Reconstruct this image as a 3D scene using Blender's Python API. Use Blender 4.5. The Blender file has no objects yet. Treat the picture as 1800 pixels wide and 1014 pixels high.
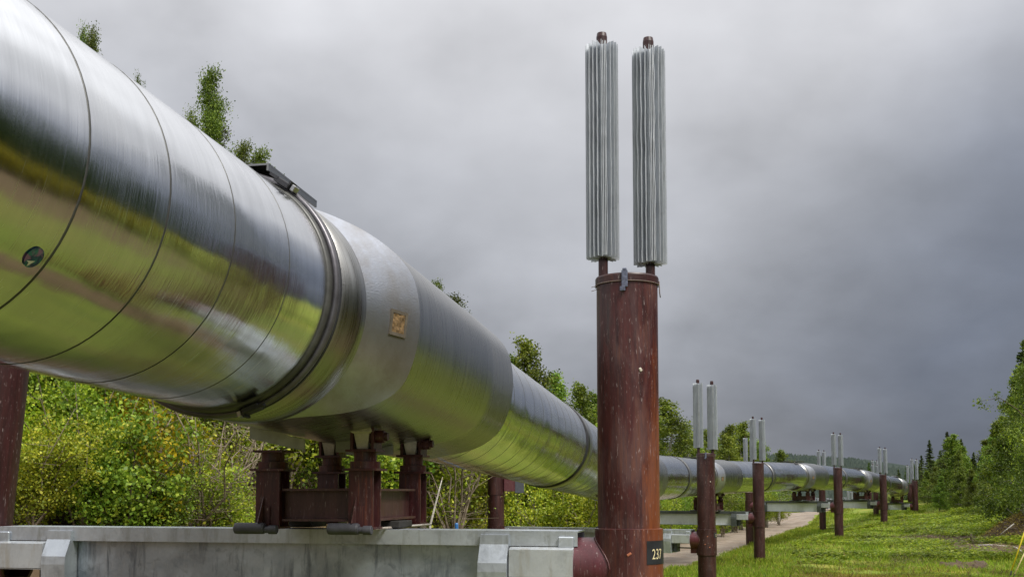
import bpy, math, random
import numpy as np
from mathutils import Vector, Matrix
random.seed(7); RNG=np.random.default_rng(7)
R=math.radians
scene=bpy.context.scene
col=scene.collection
F=1900.0; YH=865.0          # focal length of the photograph in pixels, row of the eye level

# ------------------------------------------------------------------ helpers
def lerp(a,b,t): return a+(b-a)*t
def smooth(a,b,x):
    t=min(1,max(0,(x-a)/(b-a))); return t*t*(3-2*t)
def interp(x,xs,ys): return float(np.interp(x,xs,ys))

def tag(o,label=None,cat=None,group=None,kind=None):
    if label: o['label']=label
    if cat: o['category']=cat
    if group: o['group']=group
    if kind: o['kind']=kind
    return o
def empty(name,loc=(0,0,0),rz=0):
    o=bpy.data.objects.new(name,None); o.empty_display_size=.2
    o.location=loc; o.rotation_euler=(0,0,rz); col.objects.link(o); return o
def link(name,me,parent=None,loc=None):
    o=bpy.data.objects.new(name,me); col.objects.link(o)
    if parent: o.parent=parent
    if loc is not None: o.location=loc
    return o
def copy_tree(o,parent=None):
    c=o.copy(); col.objects.link(c)
    if parent: c.parent=parent
    for ch in list(o.children): copy_tree(ch,c)
    return c

class MB:
    """collects shapes and links them as one mesh"""
    def __init__(s): s.v=[]; s.f=[]; s.uv=[]; s.sm=[]
    def add(s,vs,fs,smooth_=False,uvs=None):
        n=len(s.v); s.v+=[tuple(v) for v in vs]
        for i,f in enumerate(fs):
            s.f.append([n+k for k in f]); s.sm.append(smooth_)
            s.uv.append(uvs[i] if uvs else None)
    def box(s,c,d,M=None,bev=0):
        x,y,z=[k/2 for k in d]
        if bev>0 and bev<min(x,y,z):
            vs=[];idx={}
            for sx in (-1,1):
                for sy in (-1,1):
                    for sz in (-1,1):
                        for a in range(3):
                            p=[sx*(x-bev),sy*(y-bev),sz*(z-bev)]
                            p[a]=(sx*x,sy*y,sz*z)[a]
                            idx[(sx,sy,sz,a)]=len(vs); vs.append(p)
            fs=[]
            for a in range(3):
                b,c2=(a+1)%3,(a+2)%3
                for sg in (-1,1):
                    q=[]
                    for (sb,sc) in ((-1,-1),(1,-1),(1,1),(-1,1)):
                        k=[0,0,0];k[a]=sg;k[b]=sb;k[c2]=sc
                        q.append(idx[(*k,a)])
                    fs.append(q if sg>0 else q[::-1])
                # edges parallel to axis a
                for sb in (-1,1):
                    for sc in (-1,1):
                        k0=[0,0,0];k0[a]=-1;k0[b]=sb;k0[c2]=sc
                        k1=list(k0);k1[a]=1
                        q=[idx[(*k0,b)],idx[(*k1,b)],idx[(*k1,c2)],idx[(*k0,c2)]]
                        fs.append(q if sb*sc<0 else q[::-1])
            for sx in (-1,1):
                for sy in (-1,1):
                    for sz in (-1,1):
                        q=[idx[(sx,sy,sz,a)] for a in range(3)]
                        fs.append(q if sx*sy*sz>0 else q[::-1])
        else:
            vs=[(i*x,j*y,k*z) for i in (-1,1) for j in (-1,1) for k in (-1,1)]
            fs=[(0,1,3,2),(4,6,7,5),(0,4,5,1),(2,3,7,6),(0,2,6,4),(1,5,7,3)]
        cc=Vector(c)
        vs=[(M@Vector(v) if M else Vector(v))+cc for v in vs]
        s.add(vs,fs)
    def rings(s,rings,cap=True,smooth_=True,close=True):
        """loft of rings with equal vertex count"""
        n=len(rings[0]); vs=[p for r in rings for p in r]; fs=[]
        for i in range(len(rings)-1):
            for j in range(n if close else n-1):
                k=(j+1)%n
                fs.append((i*n+j,i*n+k,(i+1)*n+k,(i+1)*n+j))
        s.add(vs,fs,smooth_)
        if cap:
            m=len(s.v)-len(vs)
            s.f.append([m+j for j in range(n)][::-1]); s.sm.append(False); s.uv.append(None)
            s.f.append([m+(len(rings)-1)*n+j for j in range(n)]); s.sm.append(False); s.uv.append(None)
    def tube(s,pts,rad,n=8,cap=True,smooth_=True):
        pts=[Vector(p) for p in pts]; rs=[]
        if not hasattr(rad,'__len__'): rad=[rad]*len(pts)
        prev=None
        for i,p in enumerate(pts):
            d=(pts[min(i+1,len(pts)-1)]-pts[max(i-1,0)]).normalized()
            if prev is None:
                a=Vector((0,0,1)) if abs(d.z)<.9 else Vector((1,0,0))
                s1=d.cross(a).normalized()
            else:
                s1=(prev-d*prev.dot(d)).normalized()
            prev=s1; s2=d.cross(s1)
            rs.append([p+(s1*math.cos(2*math.pi*k/n)+s2*math.sin(2*math.pi*k/n))*rad[i] for k in range(n)])
        s.rings(rs,cap,smooth_)
    def lathe(s,prof,c=(0,0,0),n=32,cap=True,axis='Z',smooth_=True):
        """profile of (radius, height) about an axis; each sharp step is its own ring pair"""
        c=Vector(c); rs=[]
        for r,h in prof:
            ring=[]
            for k in range(n):
                a=2*math.pi*k/n; x,y=r*math.cos(a),r*math.sin(a)
                p={'Z':(x,y,h),'X':(h,x,y),'Y':(y,h,x)}[axis]
                ring.append(c+Vector(p))
            rs.append(ring)
        for i in range(len(rs)-1):
            s.rings([rs[i],rs[i+1]],False,smooth_)
        if cap:
            m=len(s.v); s.v+=[tuple(p) for p in rs[0]]+[tuple(p) for p in rs[-1]]
            s.f.append([m+j for j in range(n)][::-1]); s.f.append([m+n+j for j in range(n)])
            s.sm+=[False,False]; s.uv+=[None,None]
    def prism(s,poly,x0,x1,axis='X'):
        """polygon of (a,b) extruded along an axis"""
        n=len(poly)
        def P(h,a,b): return {'X':(h,a,b),'Y':(a,h,b),'Z':(a,b,h)}[axis]
        vs=[P(x0,*p) for p in poly]+[P(x1,*p) for p in poly]
        fs=[tuple(range(n))[::-1],tuple(range(n,2*n))]
        for i in range(n): fs.append((i,(i+1)%n,n+(i+1)%n,n+i))
        s.add(vs,fs)
    def mesh(s,name,mat):
        me=bpy.data.meshes.new(name)
        me.from_pydata(s.v,[],s.f)
        me.polygons.foreach_set('use_smooth',s.sm)
        if any(u for u in s.uv):
            ul=me.uv_layers.new(name='UVMap')
            k=0
            for f,u in zip(s.f,s.uv):
                for j in range(len(f)):
                    if u: ul.data[k].uv=u[j]
                    k+=1
        me.validate()
        if mat: me.materials.append(mat)
        me.update(); return me
    def build(s,name,mat,parent=None,loc=None):
        return link(name,s.mesh(name,mat),parent,loc)

def np_mesh(name,verts,quads,mat,smooth_=False):
    me=bpy.data.meshes.new(name)
    verts=np.asarray(verts,dtype=np.float32); quads=np.asarray(quads,dtype=np.int32)
    nv,nf,k=len(verts),len(quads),quads.shape[1]
    me.vertices.add(nv); me.vertices.foreach_set('co',verts.ravel())
    me.loops.add(nf*k); me.loops.foreach_set('vertex_index',quads.ravel())
    me.polygons.add(nf); me.polygons.foreach_set('loop_start',np.arange(0,nf*k,k,dtype=np.int32))
    me.polygons.foreach_set('loop_total',np.full(nf,k,dtype=np.int32))
    if smooth_: me.polygons.foreach_set('use_smooth',np.ones(nf,dtype=bool))
    me.update(calc_edges=True); me.validate()
    if mat: me.materials.append(mat)
    return me

# ------------------------------------------------------------------ materials
class NT:
    def __init__(s,name):
        s.m=bpy.data.materials.new(name); s.m.use_nodes=True
        s.t=s.m.node_tree; s.t.nodes.clear()
        s.out=s.n('ShaderNodeOutputMaterial')
    def n(s,typ,**kw):
        nd=s.t.nodes.new(typ)
        for k,v in kw.items():
            if k in ('operation','blend_type','data_type','noise_dimensions','voronoi_dimensions','feature','uv_map','direction_type','axis','interpolation_type'): setattr(nd,k,v)
            else:
                nd.inputs[k.replace('_',' ')].default_value=v
        return nd
    def l(s,a,b): s.t.links.new(a,b)
    def coord(s,kind,scale=(1,1,1),rot=(0,0,0)):
        tc=s.n('ShaderNodeTexCoord') if kind!='Pos' else s.n('ShaderNodeNewGeometry')
        mp=s.n('ShaderNodeMapping'); mp.inputs['Scale'].default_value=scale; mp.inputs['Rotation'].default_value=rot
        s.l(tc.outputs['Position' if kind=='Pos' else kind],mp.inputs['Vector']); return mp.outputs['Vector']
    def noise(s,vec,scale,detail=4,rough=.55,dist=0):
        nd=s.n('ShaderNodeTexNoise',Scale=scale,Detail=detail,Roughness=rough,Distortion=dist); s.l(vec,nd.inputs['Vector']); return nd.outputs['Fac']
    def ramp(s,fac,stops,interp='LINEAR'):
        nd=s.n('ShaderNodeValToRGB'); cr=nd.color_ramp; cr.interpolation=interp
        while len(cr.elements)<len(stops): cr.elements.new(.5)
        for e,(p,c) in zip(cr.elements,stops):
            e.position=p; e.color=(c,c,c,1) if not hasattr(c,'__len__') else (*c,1)
        s.l(fac,nd.inputs['Fac']); return nd.outputs['Color']
    def mix(s,fac,a,b,mode='MIX'):
        nd=s.n('ShaderNodeMix',data_type='RGBA',blend_type=mode)
        for sock,val in ((nd.inputs[0],fac),(nd.inputs[6],a),(nd.inputs[7],b)):
            if hasattr(val,'is_linked'): s.l(val,sock)
            elif hasattr(val,'__len__'): sock.default_value=(*val,1)
            else: sock.default_value=val
        return nd.outputs[2]
    def math(s,op,a,b=0,clamp=False):
        nd=s.n('ShaderNodeMath',operation=op); nd.use_clamp=clamp
        for sock,val in ((nd.inputs[0],a),(nd.inputs[1],b)):
            if hasattr(val,'is_linked'): s.l(val,sock)
            else: sock.default_value=val
        return nd.outputs[0]
    def bsdf(s,color,rough=.5,metal=0,bump=None,bstr=.2,bdist=.01,spec=.5,**kw):
        b=s.n('ShaderNodeBsdfPrincipled')
        for key,val in (('Base Color',color),('Roughness',rough),('Metallic',metal),('Specular IOR Level',spec)):
            sock=b.inputs[key]
            if hasattr(val,'is_linked'): s.l(val,sock)
            elif hasattr(val,'__len__'): sock.default_value=(*val,1)
            else: sock.default_value=val
        if bump is not None:
            bp=s.n('ShaderNodeBump',Strength=bstr,Distance=bdist); s.l(bump,bp.inputs['Height']); s.l(bp.outputs[0],b.inputs['Normal'])
        s.l(b.outputs[0],s.out.inputs['Surface']); s.b=b
        return s.m

def mat_jacket():
    n=NT('aluminium_jacket'); uv=n.coord('UV')
    st=n.coord('UV',(55,1.1,1)); s1=n.noise(st,1,5,.6)
    st2=n.coord('UV',(14,.8,1)); s2=n.noise(st2,1,4,.6)
    st3=n.coord('UV',(160,2.4,1)); s3=n.noise(st3,1,3,.6)
    big=n.noise(uv,1.3,3)
    dent=n.noise(n.coord('UV',(1.6,2.2,1)),1,2,.4)
    drip=n.ramp(s3,[(.60,0),(.70,1)])
    base=n.mix(n.ramp(s2,[(.3,0),(.75,1)]),(.64,.65,.66),(.77,.78,.79))
    base=n.mix(n.math('MULTIPLY',drip,.35),base,(.8,.8,.8))
    base=n.mix(n.math('MULTIPLY',n.ramp(big,[(.55,0),(.8,1)]),.35),base,(.62,.62,.60))
    rough=n.math('ADD',n.math('MULTIPLY',n.ramp(s1,[(.3,0),(.8,1)]),.09),.085)
    rough=n.math('ADD',rough,n.math('MULTIPLY',n.ramp(big,[(.45,0),(.7,1)]),.07))
    rough=n.math('ADD',rough,n.math('MULTIPLY',drip,.15))
    h=n.math('ADD',n.math('MULTIPLY',s1,.55),n.math('MULTIPLY',s3,.25))
    h=n.math('ADD',h,n.math('MULTIPLY',s2,.6))
    h=n.math('MULTIPLY',h,n.math('ADD',n.math('MULTIPLY',big,1.6),.2))
    h=n.math('ADD',h,n.math('MULTIPLY',dent,16.0))
    m=n.bsdf(base,rough,1.0,h,.17,.006)
    return m
def mat_sleeve():
    n=NT('sleeve_sheet'); uv=n.coord('UV')
    s1=n.noise(n.coord('UV',(40,1.3,1)),1,5,.6); s2=n.noise(uv,3,5,.65); s3=n.noise(n.coord('UV',(70,70,1)),1,3)
    base=n.mix(n.ramp(s1,[(.35,0),(.7,1)]),(.25,.245,.23),(.40,.40,.39))
    base=n.mix(n.math('MULTIPLY',n.ramp(s2,[(.5,0),(.75,1)]),.5),base,(.40,.37,.33))
    rough=n.math('ADD',n.math('MULTIPLY',s1,.20),.19)
    h=n.math('ADD',n.math('MULTIPLY',s1,.5),n.math('MULTIPLY',s3,.35))
    return n.bsdf(base,rough,1.0,h,.35,.006)
def mat_bevel():
    n=NT('bevel_sheet'); uv=n.coord('UV')
    s2=n.noise(uv,4,5,.65); s3=n.noise(n.coord('UV',(50,90,1)),1,3)
    base=n.mix(n.ramp(s2,[(.4,0),(.75,1)]),(.50,.52,.57),(.34,.32,.30))
    return n.bsdf(base,n.math('ADD',n.math('MULTIPLY',s2,.2),.26),.92,s3,.3,.005)
def mat_rust(name,dark,mid,orange,amt,fade=.4,bumpy=.3,side=False):
    n=NT(name); g=n.coord('Object')
    oi=n.n('ShaderNodeObjectInfo')
    v=n.n('ShaderNodeVectorMath',operation='ADD'); n.l(g,v.inputs[0])
    cmb=n.n('ShaderNodeCombineXYZ'); n.l(n.math('MULTIPLY',oi.outputs['Random'],37),cmb.inputs[0]); n.l(n.math('MULTIPLY',oi.outputs['Random'],91),cmb.inputs[2])
    n.l(cmb.outputs[0],v.inputs[1]); pos=v.outputs[0]
    def mp(sc):
        m_=n.n('ShaderNodeMapping'); m_.inputs['Scale'].default_value=sc; n.l(pos,m_.inputs['Vector']); return m_.outputs[0]
    st=n.noise(mp((20,20,1.9)),1,6,.7,.5); st2=n.noise(mp((60,60,3)),1,4,.6); patch=n.noise(mp((5,5,1.3)),1,5,.6,.4)
    sp=n.noise(mp((70,70,14)),1,3,.6)
    base=n.mix(n.ramp(st,[(.35,0),(.65,1)]),dark,mid)
    base=n.mix(n.math('MULTIPLY',n.ramp(patch,[(.46,0),(.60,1)]),fade),base,(.088,.050,.052))
    orr=n.math('MULTIPLY',n.ramp(n.math('ADD',n.math('MULTIPLY',patch,.6),n.math('MULTIPLY',st2,.4)),[(.56-amt*.2,0),(.64,1)]),min(1,.35+amt))
    cr=n.noise(mp((95,95,9)),1,4,.7,.9); base=n.mix(n.math('MULTIPLY',n.ramp(cr,[(.60,0),(.66,1)]),.6),base,(.016,.008,.008)); base=n.mix(n.math('MULTIPLY',n.ramp(cr,[(.33,1),(.39,0)]),.35),base,(.20,.13,.125))
    if side:   # the weather side of the post has lost most of its paint
        sxx=n.n('ShaderNodeSeparateXYZ'); n.l(g,sxx.inputs[0])
        wx=n.math('ADD',n.math('MULTIPLY',sxx.outputs[0],2.6),n.math('ADD',n.math('MULTIPLY',n.math('SUBTRACT',sxx.outputs[2],1.6),-.30),n.math('MULTIPLY',st,1.3)))
        orr=n.math('MAXIMUM',n.math('MULTIPLY',orr,.6),n.math('MULTIPLY',n.ramp(wx,[(.70,0),(1.05,.8)]),n.ramp(st2,[(.3,.5),(.6,1)])))
    base=n.mix(orr,base,orange)
    base=n.mix(n.math('MULTIPLY',n.ramp(st2,[(.66,0),(.76,1)]),.35),base,(.03,.012,.012))
    base=n.mix(n.math('MULTIPLY',n.ramp(sp,[(.63,0),(.71,1)]),.5),base,(.36,.29,.28))
    h=n.math('ADD',n.math('MULTIPLY',st2,.5),n.math('MULTIPLY',patch,.8))
    rough=n.math('ADD',n.math('MULTIPLY',patch,.35),.25)
    return n.bsdf(base,rough,0,h,bumpy,.006,spec=.45)
def mat_galv(name,a,b,dirt,rough=.5,metal=.35,dirtamt=.7):
    n=NT(name); g=n.coord('Object')
    st=n.noise(n.coord('Object',(14,14,2)),1,5,.65,.4); big=n.noise(g,2.6,5,.6,.5); fine=n.noise(n.coord('Object',(90,90,18)),1,3)
    cl=n.noise(g,7,4,.6,1.0)
    base=n.mix(n.ramp(big,[(.35,0),(.65,1)]),a,b)
    base=n.mix(n.math('MULTIPLY',n.ramp(st,[(.52,0),(.72,1)]),dirtamt),base,dirt)
    base=n.mix(n.math('MULTIPLY',n.ramp(cl,[(.56,0),(.7,1)]),dirtamt*.7),base,tuple(k*.55 for k in a))
    base=n.mix(n.math('MULTIPLY',n.ramp(fine,[(.6,0),(.7,1)]),.25),base,(.6,.62,.62))
    vo=n.n('ShaderNodeTexVoronoi',Scale=55); n.l(g,vo.inputs['Vector']); vr=n.n('ShaderNodeSeparateColor'); n.l(vo.outputs['Color'],vr.inputs[0])
    base=n.mix(n.math('MULTIPLY',vr.outputs[0],.22),base,(.75,.77,.80),'MULTIPLY')
    rg=n.math('ADD',n.math('ADD',n.math('MULTIPLY',big,.25),rough-.16),n.math('MULTIPLY',vr.outputs[1],.12))
    return n.bsdf(base,rg,metal,fine,.12,.004)
def mat_plain(name,c,rough=.5,metal=0,var=.25,scale=12,bstr=.15,spec=.5):
    n=NT(name); g=n.coord('Object'); f=n.noise(g,scale,4,.6)
    base=n.mix(n.ramp(f,[(.3,0),(.7,1)]),tuple(k*(1-var) for k in c),tuple(min(1,k*(1+var)) for k in c))
    return n.bsdf(base,rough,metal,f,bstr,.004,spec=spec)
def mat_leaf(name,c1,c2,c3,trans=.35,rough=.45,hue=.04,lo=.6,hi=1.3):
    n=NT(name); geo=n.n('ShaderNodeNewGeometry'); oi=n.n('ShaderNodeObjectInfo')
    col_=n.ramp(geo.outputs['Random Per Island'],[(0,c1),(.55,c2),(.93,c3),(1,tuple(k*1.1 for k in c3))])
    big=n.noise(n.coord('Pos'),.55,3)
    hs=n.n('ShaderNodeHueSaturation'); n.l(col_,hs.inputs['Color'])
    n.l(n.math('ADD',n.math('MULTIPLY',oi.outputs['Random'],hue),.5-hue/2),hs.inputs['Hue'])
    vv=n.math('ADD',n.ramp(big,[(.36,lo),(.62,hi)]),n.math('MULTIPLY',n.math('SUBTRACT',oi.outputs['Random'],.5),.45)); n.l(vv,hs.inputs['Value'])
    p=n.n('ShaderNodeBsdfPrincipled'); p.inputs['Roughness'].default_value=rough; p.inputs['Specular IOR Level'].default_value=.3
    n.l(hs.outputs[0],p.inputs['Base Color'])
    t=n.n('ShaderNodeBsdfTranslucent'); n.l(n.mix(1.0,hs.outputs[0],(1.0,1.0,.55),'MULTIPLY'),t.inputs['Color'])
    m=n.n('ShaderNodeMixShader'); m.inputs[0].default_value=trans
    n.l(p.outputs[0],m.inputs[1]); n.l(t.outputs[0],m.inputs[2]); n.l(m.outputs[0],n.out.inputs['Surface'])
    return n.m
def mat_bark(name,a,b,marks=True):
    n=NT(name); g=n.coord('Object',(4,4,14)); f=n.noise(g,1.5,4,.6)
    base=n.mix(n.ramp(f,[(.45,0),(.62,1)]),a,b)
    return n.bsdf(base,.8,0,f,.4,.02)

M={}
M['jacket']=mat_jacket(); M['sleeve']=mat_sleeve(); M['bevel']=mat_bevel()
M['post']=mat_rust('rust_red_paint',(.020,.0065,.0065),(.043,.0105,.0105),(.10,.026,.010),.05,.18)
M['post_rusty']=mat_rust('weathered_rust_paint',(.026,.0075,.008),(.074,.016,.0145),(.21,.062,.020),.25,.7,.5,side=True)
M['collar']=mat_rust('collar_paint',(.040,.011,.011),(.085,.021,.020),(.19,.056,.020),.30,.45,side=True)
M['nozzle']=mat_rust('bracket_paint',(.075,.017,.023),(.115,.028,.036),(.15,.04,.025),.0,.3,.12)
M['saddle']=mat_rust('saddle_paint',(.030,.008,.009),(.072,.015,.015),(.20,.046,.015),.22,.45)
M['saddle_dull']=mat_rust('saddle_beam_paint',(.045,.018,.017),(.085,.034,.031),(.13,.04,.022),.1,.4)
M['beam']=mat_galv('galvanised_beam',(.30,.345,.41),(.54,.60,.68),(.11,.13,.165),.36,.75,.85)
M['flange']=mat_galv('galvanised_flange',(.42,.455,.50),(.56,.60,.65),(.25,.26,.23),.40,.65,.65)
M['palesteel']=mat_galv('lit_web_tone',(.62,.65,.66),(.72,.75,.75),(.45,.47,.45),.5,.15,.4)  # far beam webs paled: their lit look is put into the colour
M['darkflange']=mat_galv('shaded_flange_tone',(.055,.065,.062),(.085,.095,.09),(.05,.05,.05),.5,.1,.4)  # shade on the far beams' top channels and clamps, put into the colour
M['clamp']=mat_galv('pale_clamp_paint',(.42,.455,.50),(.55,.59,.635),(.26,.28,.29),.40,.6,.6)
M['stub']=mat_galv('pale_stub_paint',(.44,.465,.49),(.55,.575,.59),(.34,.30,.22),.42,.5,.5)
M['scab']=mat_plain('fresh_rust',(.36,.12,.06),.7)
M['straw']=mat_leaf('straw_grass',(.20,.17,.03),(.32,.26,.05),(.44,.36,.09),.3,lo=.8,hi=1.15)
M['dark']=mat_plain('dark_hollow',(.02,.018,.016),.8)
M['rubber']=mat_plain('black_rubber',(.022,.022,.026),.5,spec=.4)
M['greyrubber']=mat_plain('grey_roller',(.055,.055,.065),.55)
M['groove']=mat_plain('seam_sealant',(.07,.07,.065),.4,.3)
M['dullband']=mat_plain('dull_band',(.11,.105,.115),.35,.6)
M['band']=mat_plain('steel_band',(.42,.42,.42),.3,.9)
M['cream']=mat_plain('cream_paint',(.50,.46,.38),.55,var=.2,scale=20)
M['skirt']=mat_plain('dull_grey_paint',(.33,.34,.31),.5,.2,var=.2)
M['foam']=mat_plain('old_foam',(.17,.105,.045),.9,var=.6,scale=40,bstr=.8)
M['frame']=mat_plain('hole_frame',(.13,.11,.085),.6,.3)
M['fin']=mat_galv('fin_sheet',(.46,.485,.525),(.58,.61,.65),(.36,.38,.415),.40,.3,.3)
M['finedge']=mat_plain('fin_strip',(.58,.60,.62),.4,.4)
M['plate']=mat_plain('black_plate',(.018,.020,.024),.5,var=.3)
M['digit']=mat_plain('cream_digits',(.72,.62,.36),.6,var=.25,scale=60)
M['tape']=mat_plain('grey_tape',(.10,.11,.16),.4,var=.5,scale=60)
M['wire']=mat_plain('wire',(.12,.08,.06),.5)
M['box']=mat_plain('grey_box',(.07,.075,.09),.45)
M['birch']=mat_bark('birch_bark',(.42,.40,.36),(.10,.08,.06))
M['brown']=mat_bark('brown_bark',(.10,.07,.045),(.045,.03,.02))
M['twig']=mat_bark('grey_twig',(.26,.21,.15),(.12,.09,.06))
M['log']=mat_bark('bleached_log',(.50,.47,.42),(.28,.24,.20))
M['shrub']=mat_leaf('shrub_leaf',(.15,.22,.02),(.31,.40,.03),(.52,.54,.05))
M['alder']=mat_leaf('alder_leaf',(.085,.155,.018),(.19,.30,.03),(.36,.44,.05))
M['autumn']=mat_leaf('yellowing_leaf',(.26,.25,.015),(.46,.38,.02),(.60,.44,.02))
M['birchleaf']=mat_leaf('birch_leaf',(.08,.13,.02),(.155,.225,.028),(.27,.33,.04))
M['birchdark']=mat_leaf('dark_birch_leaf',(.06,.095,.018),(.115,.165,.024),(.20,.25,.035))
M['spruce']=mat_leaf('spruce_needle',(.042,.074,.022),(.082,.126,.030),(.14,.185,.038),.2)
M['edgeleaf']=mat_leaf('forest_leaf',(.068,.115,.018),(.135,.20,.026),(.24,.29,.038))
M['hedge']=mat_leaf('bright_hedge_leaf',(.24,.25,.015),(.40,.38,.018),(.5,.42,.02))
M['grass']=mat_leaf('grass_blade',(.125,.20,.02),(.225,.33,.03),(.37,.39,.06),.4,lo=.8,hi=1.15)
M['weed']=mat_leaf('weed_leaf',(.13,.21,.02),(.24,.34,.035),(.36,.42,.05),.4,lo=.5,hi=1.25)
M['dry']=mat_leaf('dry_litter',(.10,.075,.035),(.17,.12,.05),(.26,.19,.08),.1)
M['yellow']=mat_plain('yellow_plastic',(.62,.48,.02),.4,var=.08)
M['tan']=mat_plain('tan_plastic',(.62,.50,.24),.5,var=.1)
M['blue']=mat_plain('blue_paint',(.03,.14,.38),.4)
M['brush']=mat_leaf('dead_brush',(.085,.05,.022),(.17,.10,.025),(.34,.25,.04),.1)

# ------------------------------------------------------------------ the pipeline's line
J=Vector((-1.181,9.4,1.11))
def adir(yaw,pit):
    yaw,pit=R(yaw),R(pit)
    return Vector((math.sin(yaw)*math.cos(pit),math.cos(yaw)*math.cos(pit),math.sin(pit)))
UA=adir(11.54,-1.88); PR=.72
KN=[J-UA*15,J,Vector((2.9,29.3,.40)),Vector((8.0,45,.62)),Vector((16,59.4,.87)),Vector((24.3,75.3,.83)),Vector((33,92.5,.47)),Vector((38.4,109,-.1)),Vector((44,124,-1.4)),Vector((49,138,-3.0)),Vector((54,152,-4.6))]
def poly_dense(step=.25):
    pts=[];acc=0
    for a,b in zip(KN[:-1],KN[1:]):
        n=max(2,int((b-a).length/step))
        for i in range(n): pts.append(a.lerp(b,i/n))
    pts.append(KN[-1]); A=np.array([tuple(p) for p in pts])
    k=9; B=A.copy()
    for _ in range(2):
        C=B.copy()
        for i in range(k,len(B)-k): C[i]=B[i-k:i+k+1].mean(0)
        B=C
    return B
PATH=poly_dense(); SEG=np.linalg.norm(np.diff(PATH,axis=0),axis=1)
S=np.concatenate([[0],np.cumsum(SEG)])
S-=S[np.argmin(np.linalg.norm(PATH-np.array(J),axis=1))]
def cpos(t): return Vector((np.interp(t,S,PATH[:,0]),np.interp(t,S,PATH[:,1]),np.interp(t,S,PATH[:,2])))
def frame_at(t):
    u=(cpos(t+.3)-cpos(t-.3)).normalized()
    side=u.cross(Vector((0,0,1))).normalized(); up=side.cross(u)
    return cpos(t),u,side,up
def surf(t,phi,r):
    c,u,s,up=frame_at(t); return c+s*(math.sin(phi)*r)+up*(math.cos(phi)*r)
def t_of_knot(k): return float(S[np.argmin(np.linalg.norm(PATH-np.array(KN[k]),axis=1))])
def pipe_x(y): return float(np.interp(y,PATH[:360,1],PATH[:360,0]))

def sweep(mb,t0,t1,rf,n=64,step=.5,close_ends=False):
    ts=[t0+(t1-t0)*i/max(1,math.ceil((t1-t0)/step)) for i in range(max(1,math.ceil((t1-t0)/step))+1)]
    vs=[];fs=[];uv=[]
    for t in ts:
        c,u,s,up=frame_at(t)
        for j in range(n):
            p=2*math.pi*j/n; r=rf(t,p) if callable(rf) else rf
            vs.append(c+s*(math.sin(p)*r)+up*(math.cos(p)*r))
    for i in range(len(ts)-1):
        for j in range(n):
            k=(j+1)%n
            fs.append((i*n+j,(i+1)*n+j,(i+1)*n+k,i*n+k))
            v0,v1=2*math.pi*j/n*PR,2*math.pi*(j+1)/n*PR
            uv.append([(ts[i],v0),(ts[i+1],v0),(ts[i+1],v1),(ts[i],v1)])
    mb.add(vs,fs,True,uv)
    if close_ends:
        m=len(mb.v)-len(vs)
        mb.f.append([m+j for j in range(n)]); mb.f.append([m+(len(ts)-1)*n+j for j in range(n)][::-1])
        mb.sm+=[False]*2; mb.uv+=[None,None]
def profile_ring(mb,t0,prof,n=64):
    """closed ring round the pipe; profile of (dt, r)"""
    vs=[];fs=[];uv=[]; m=len(prof)
    c,u,s,up=frame_at(t0)
    for j in range(n):
        p=2*math.pi*j/n
        for dt,r in prof: vs.append(c+u*dt+s*(math.sin(p)*r)+up*(math.cos(p)*r))
    for j in range(n):
        k=(j+1)%n
        for i in range(m):
            i2=(i+1)%m
            fs.append((j*m+i,j*m+i2,k*m+i2,k*m+i))
            v0,v1=2*math.pi*j/n*PR,2*math.pi*(j+1)/n*PR
            uv.append([(t0+prof[i][0],v0),(t0+prof[i2][0],v0),(t0+prof[i2][0],v1),(t0+prof[i][0],v1)])
    mb.add(vs,fs,True,uv)

pipeline=empty('pipeline',(0,0,0))
tag(pipeline,'large silver insulated pipeline zigzagging away over steel crossbeams','pipeline')
TK=[t_of_knot(k) for k in range(len(KN))]
# shoes: the sleeve centres on each crossbeam
SH=[None,-.72]+[TK[k] for k in range(2,8)]
bands=[-3.0,8.5]
for k in range(2,7):
    L=SH[k+1]-SH[k]
    bands+= [SH[k]-1.75] if k>2 else []
    bands+= [SH[k]+L*.47]
bands=sorted(bands)
tend=TK[9]
edges=[-14.5]+bands+[tend]
for a,b in zip(edges[:-1],edges[1:]):
    mb=MB(); sweep(mb,a,b,PR,n=80 if a<12 else 40,step=.6); mb.build('pipe_jacket',M['jacket'],pipeline)
# thin lap seams
seams=[]
t=-5.45
while t>-11: seams.append((t,.013)); t-=.61
seams+=[(-4.86,.012),(-4.25,.009),(-3.60,.006)]
t=1.9
while t<19: seams.append((t,.005)); t+=.61
t=22.5
while t<34: seams.append((t,.009)); t+=1.22
t=SH[3]+2
while t<SH[4]-2: seams.append((t,.010)); t+=1.83
for t,w in seams:
    if any(abs(t-b)<.4 for b in bands): continue
    mb=MB(); profile_ring(mb,t,[(-w/2,PR-.004),(-w/2,PR+.0012),(w/2-.002,PR+.0018),(w/2,PR-.004)],80 if t<12 else 40)
    mb.build('lap_seam',M['groove'],pipeline)
    if w>.1:
        mb=MB(); profile_ring(mb,t+w/2+.012,[(-.010,PR-.004),(-.010,PR+.001),(.010,PR+.0015),(.010,PR-.004)],80)
        mb.build('seam_lip',M['band'],pipeline)
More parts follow.
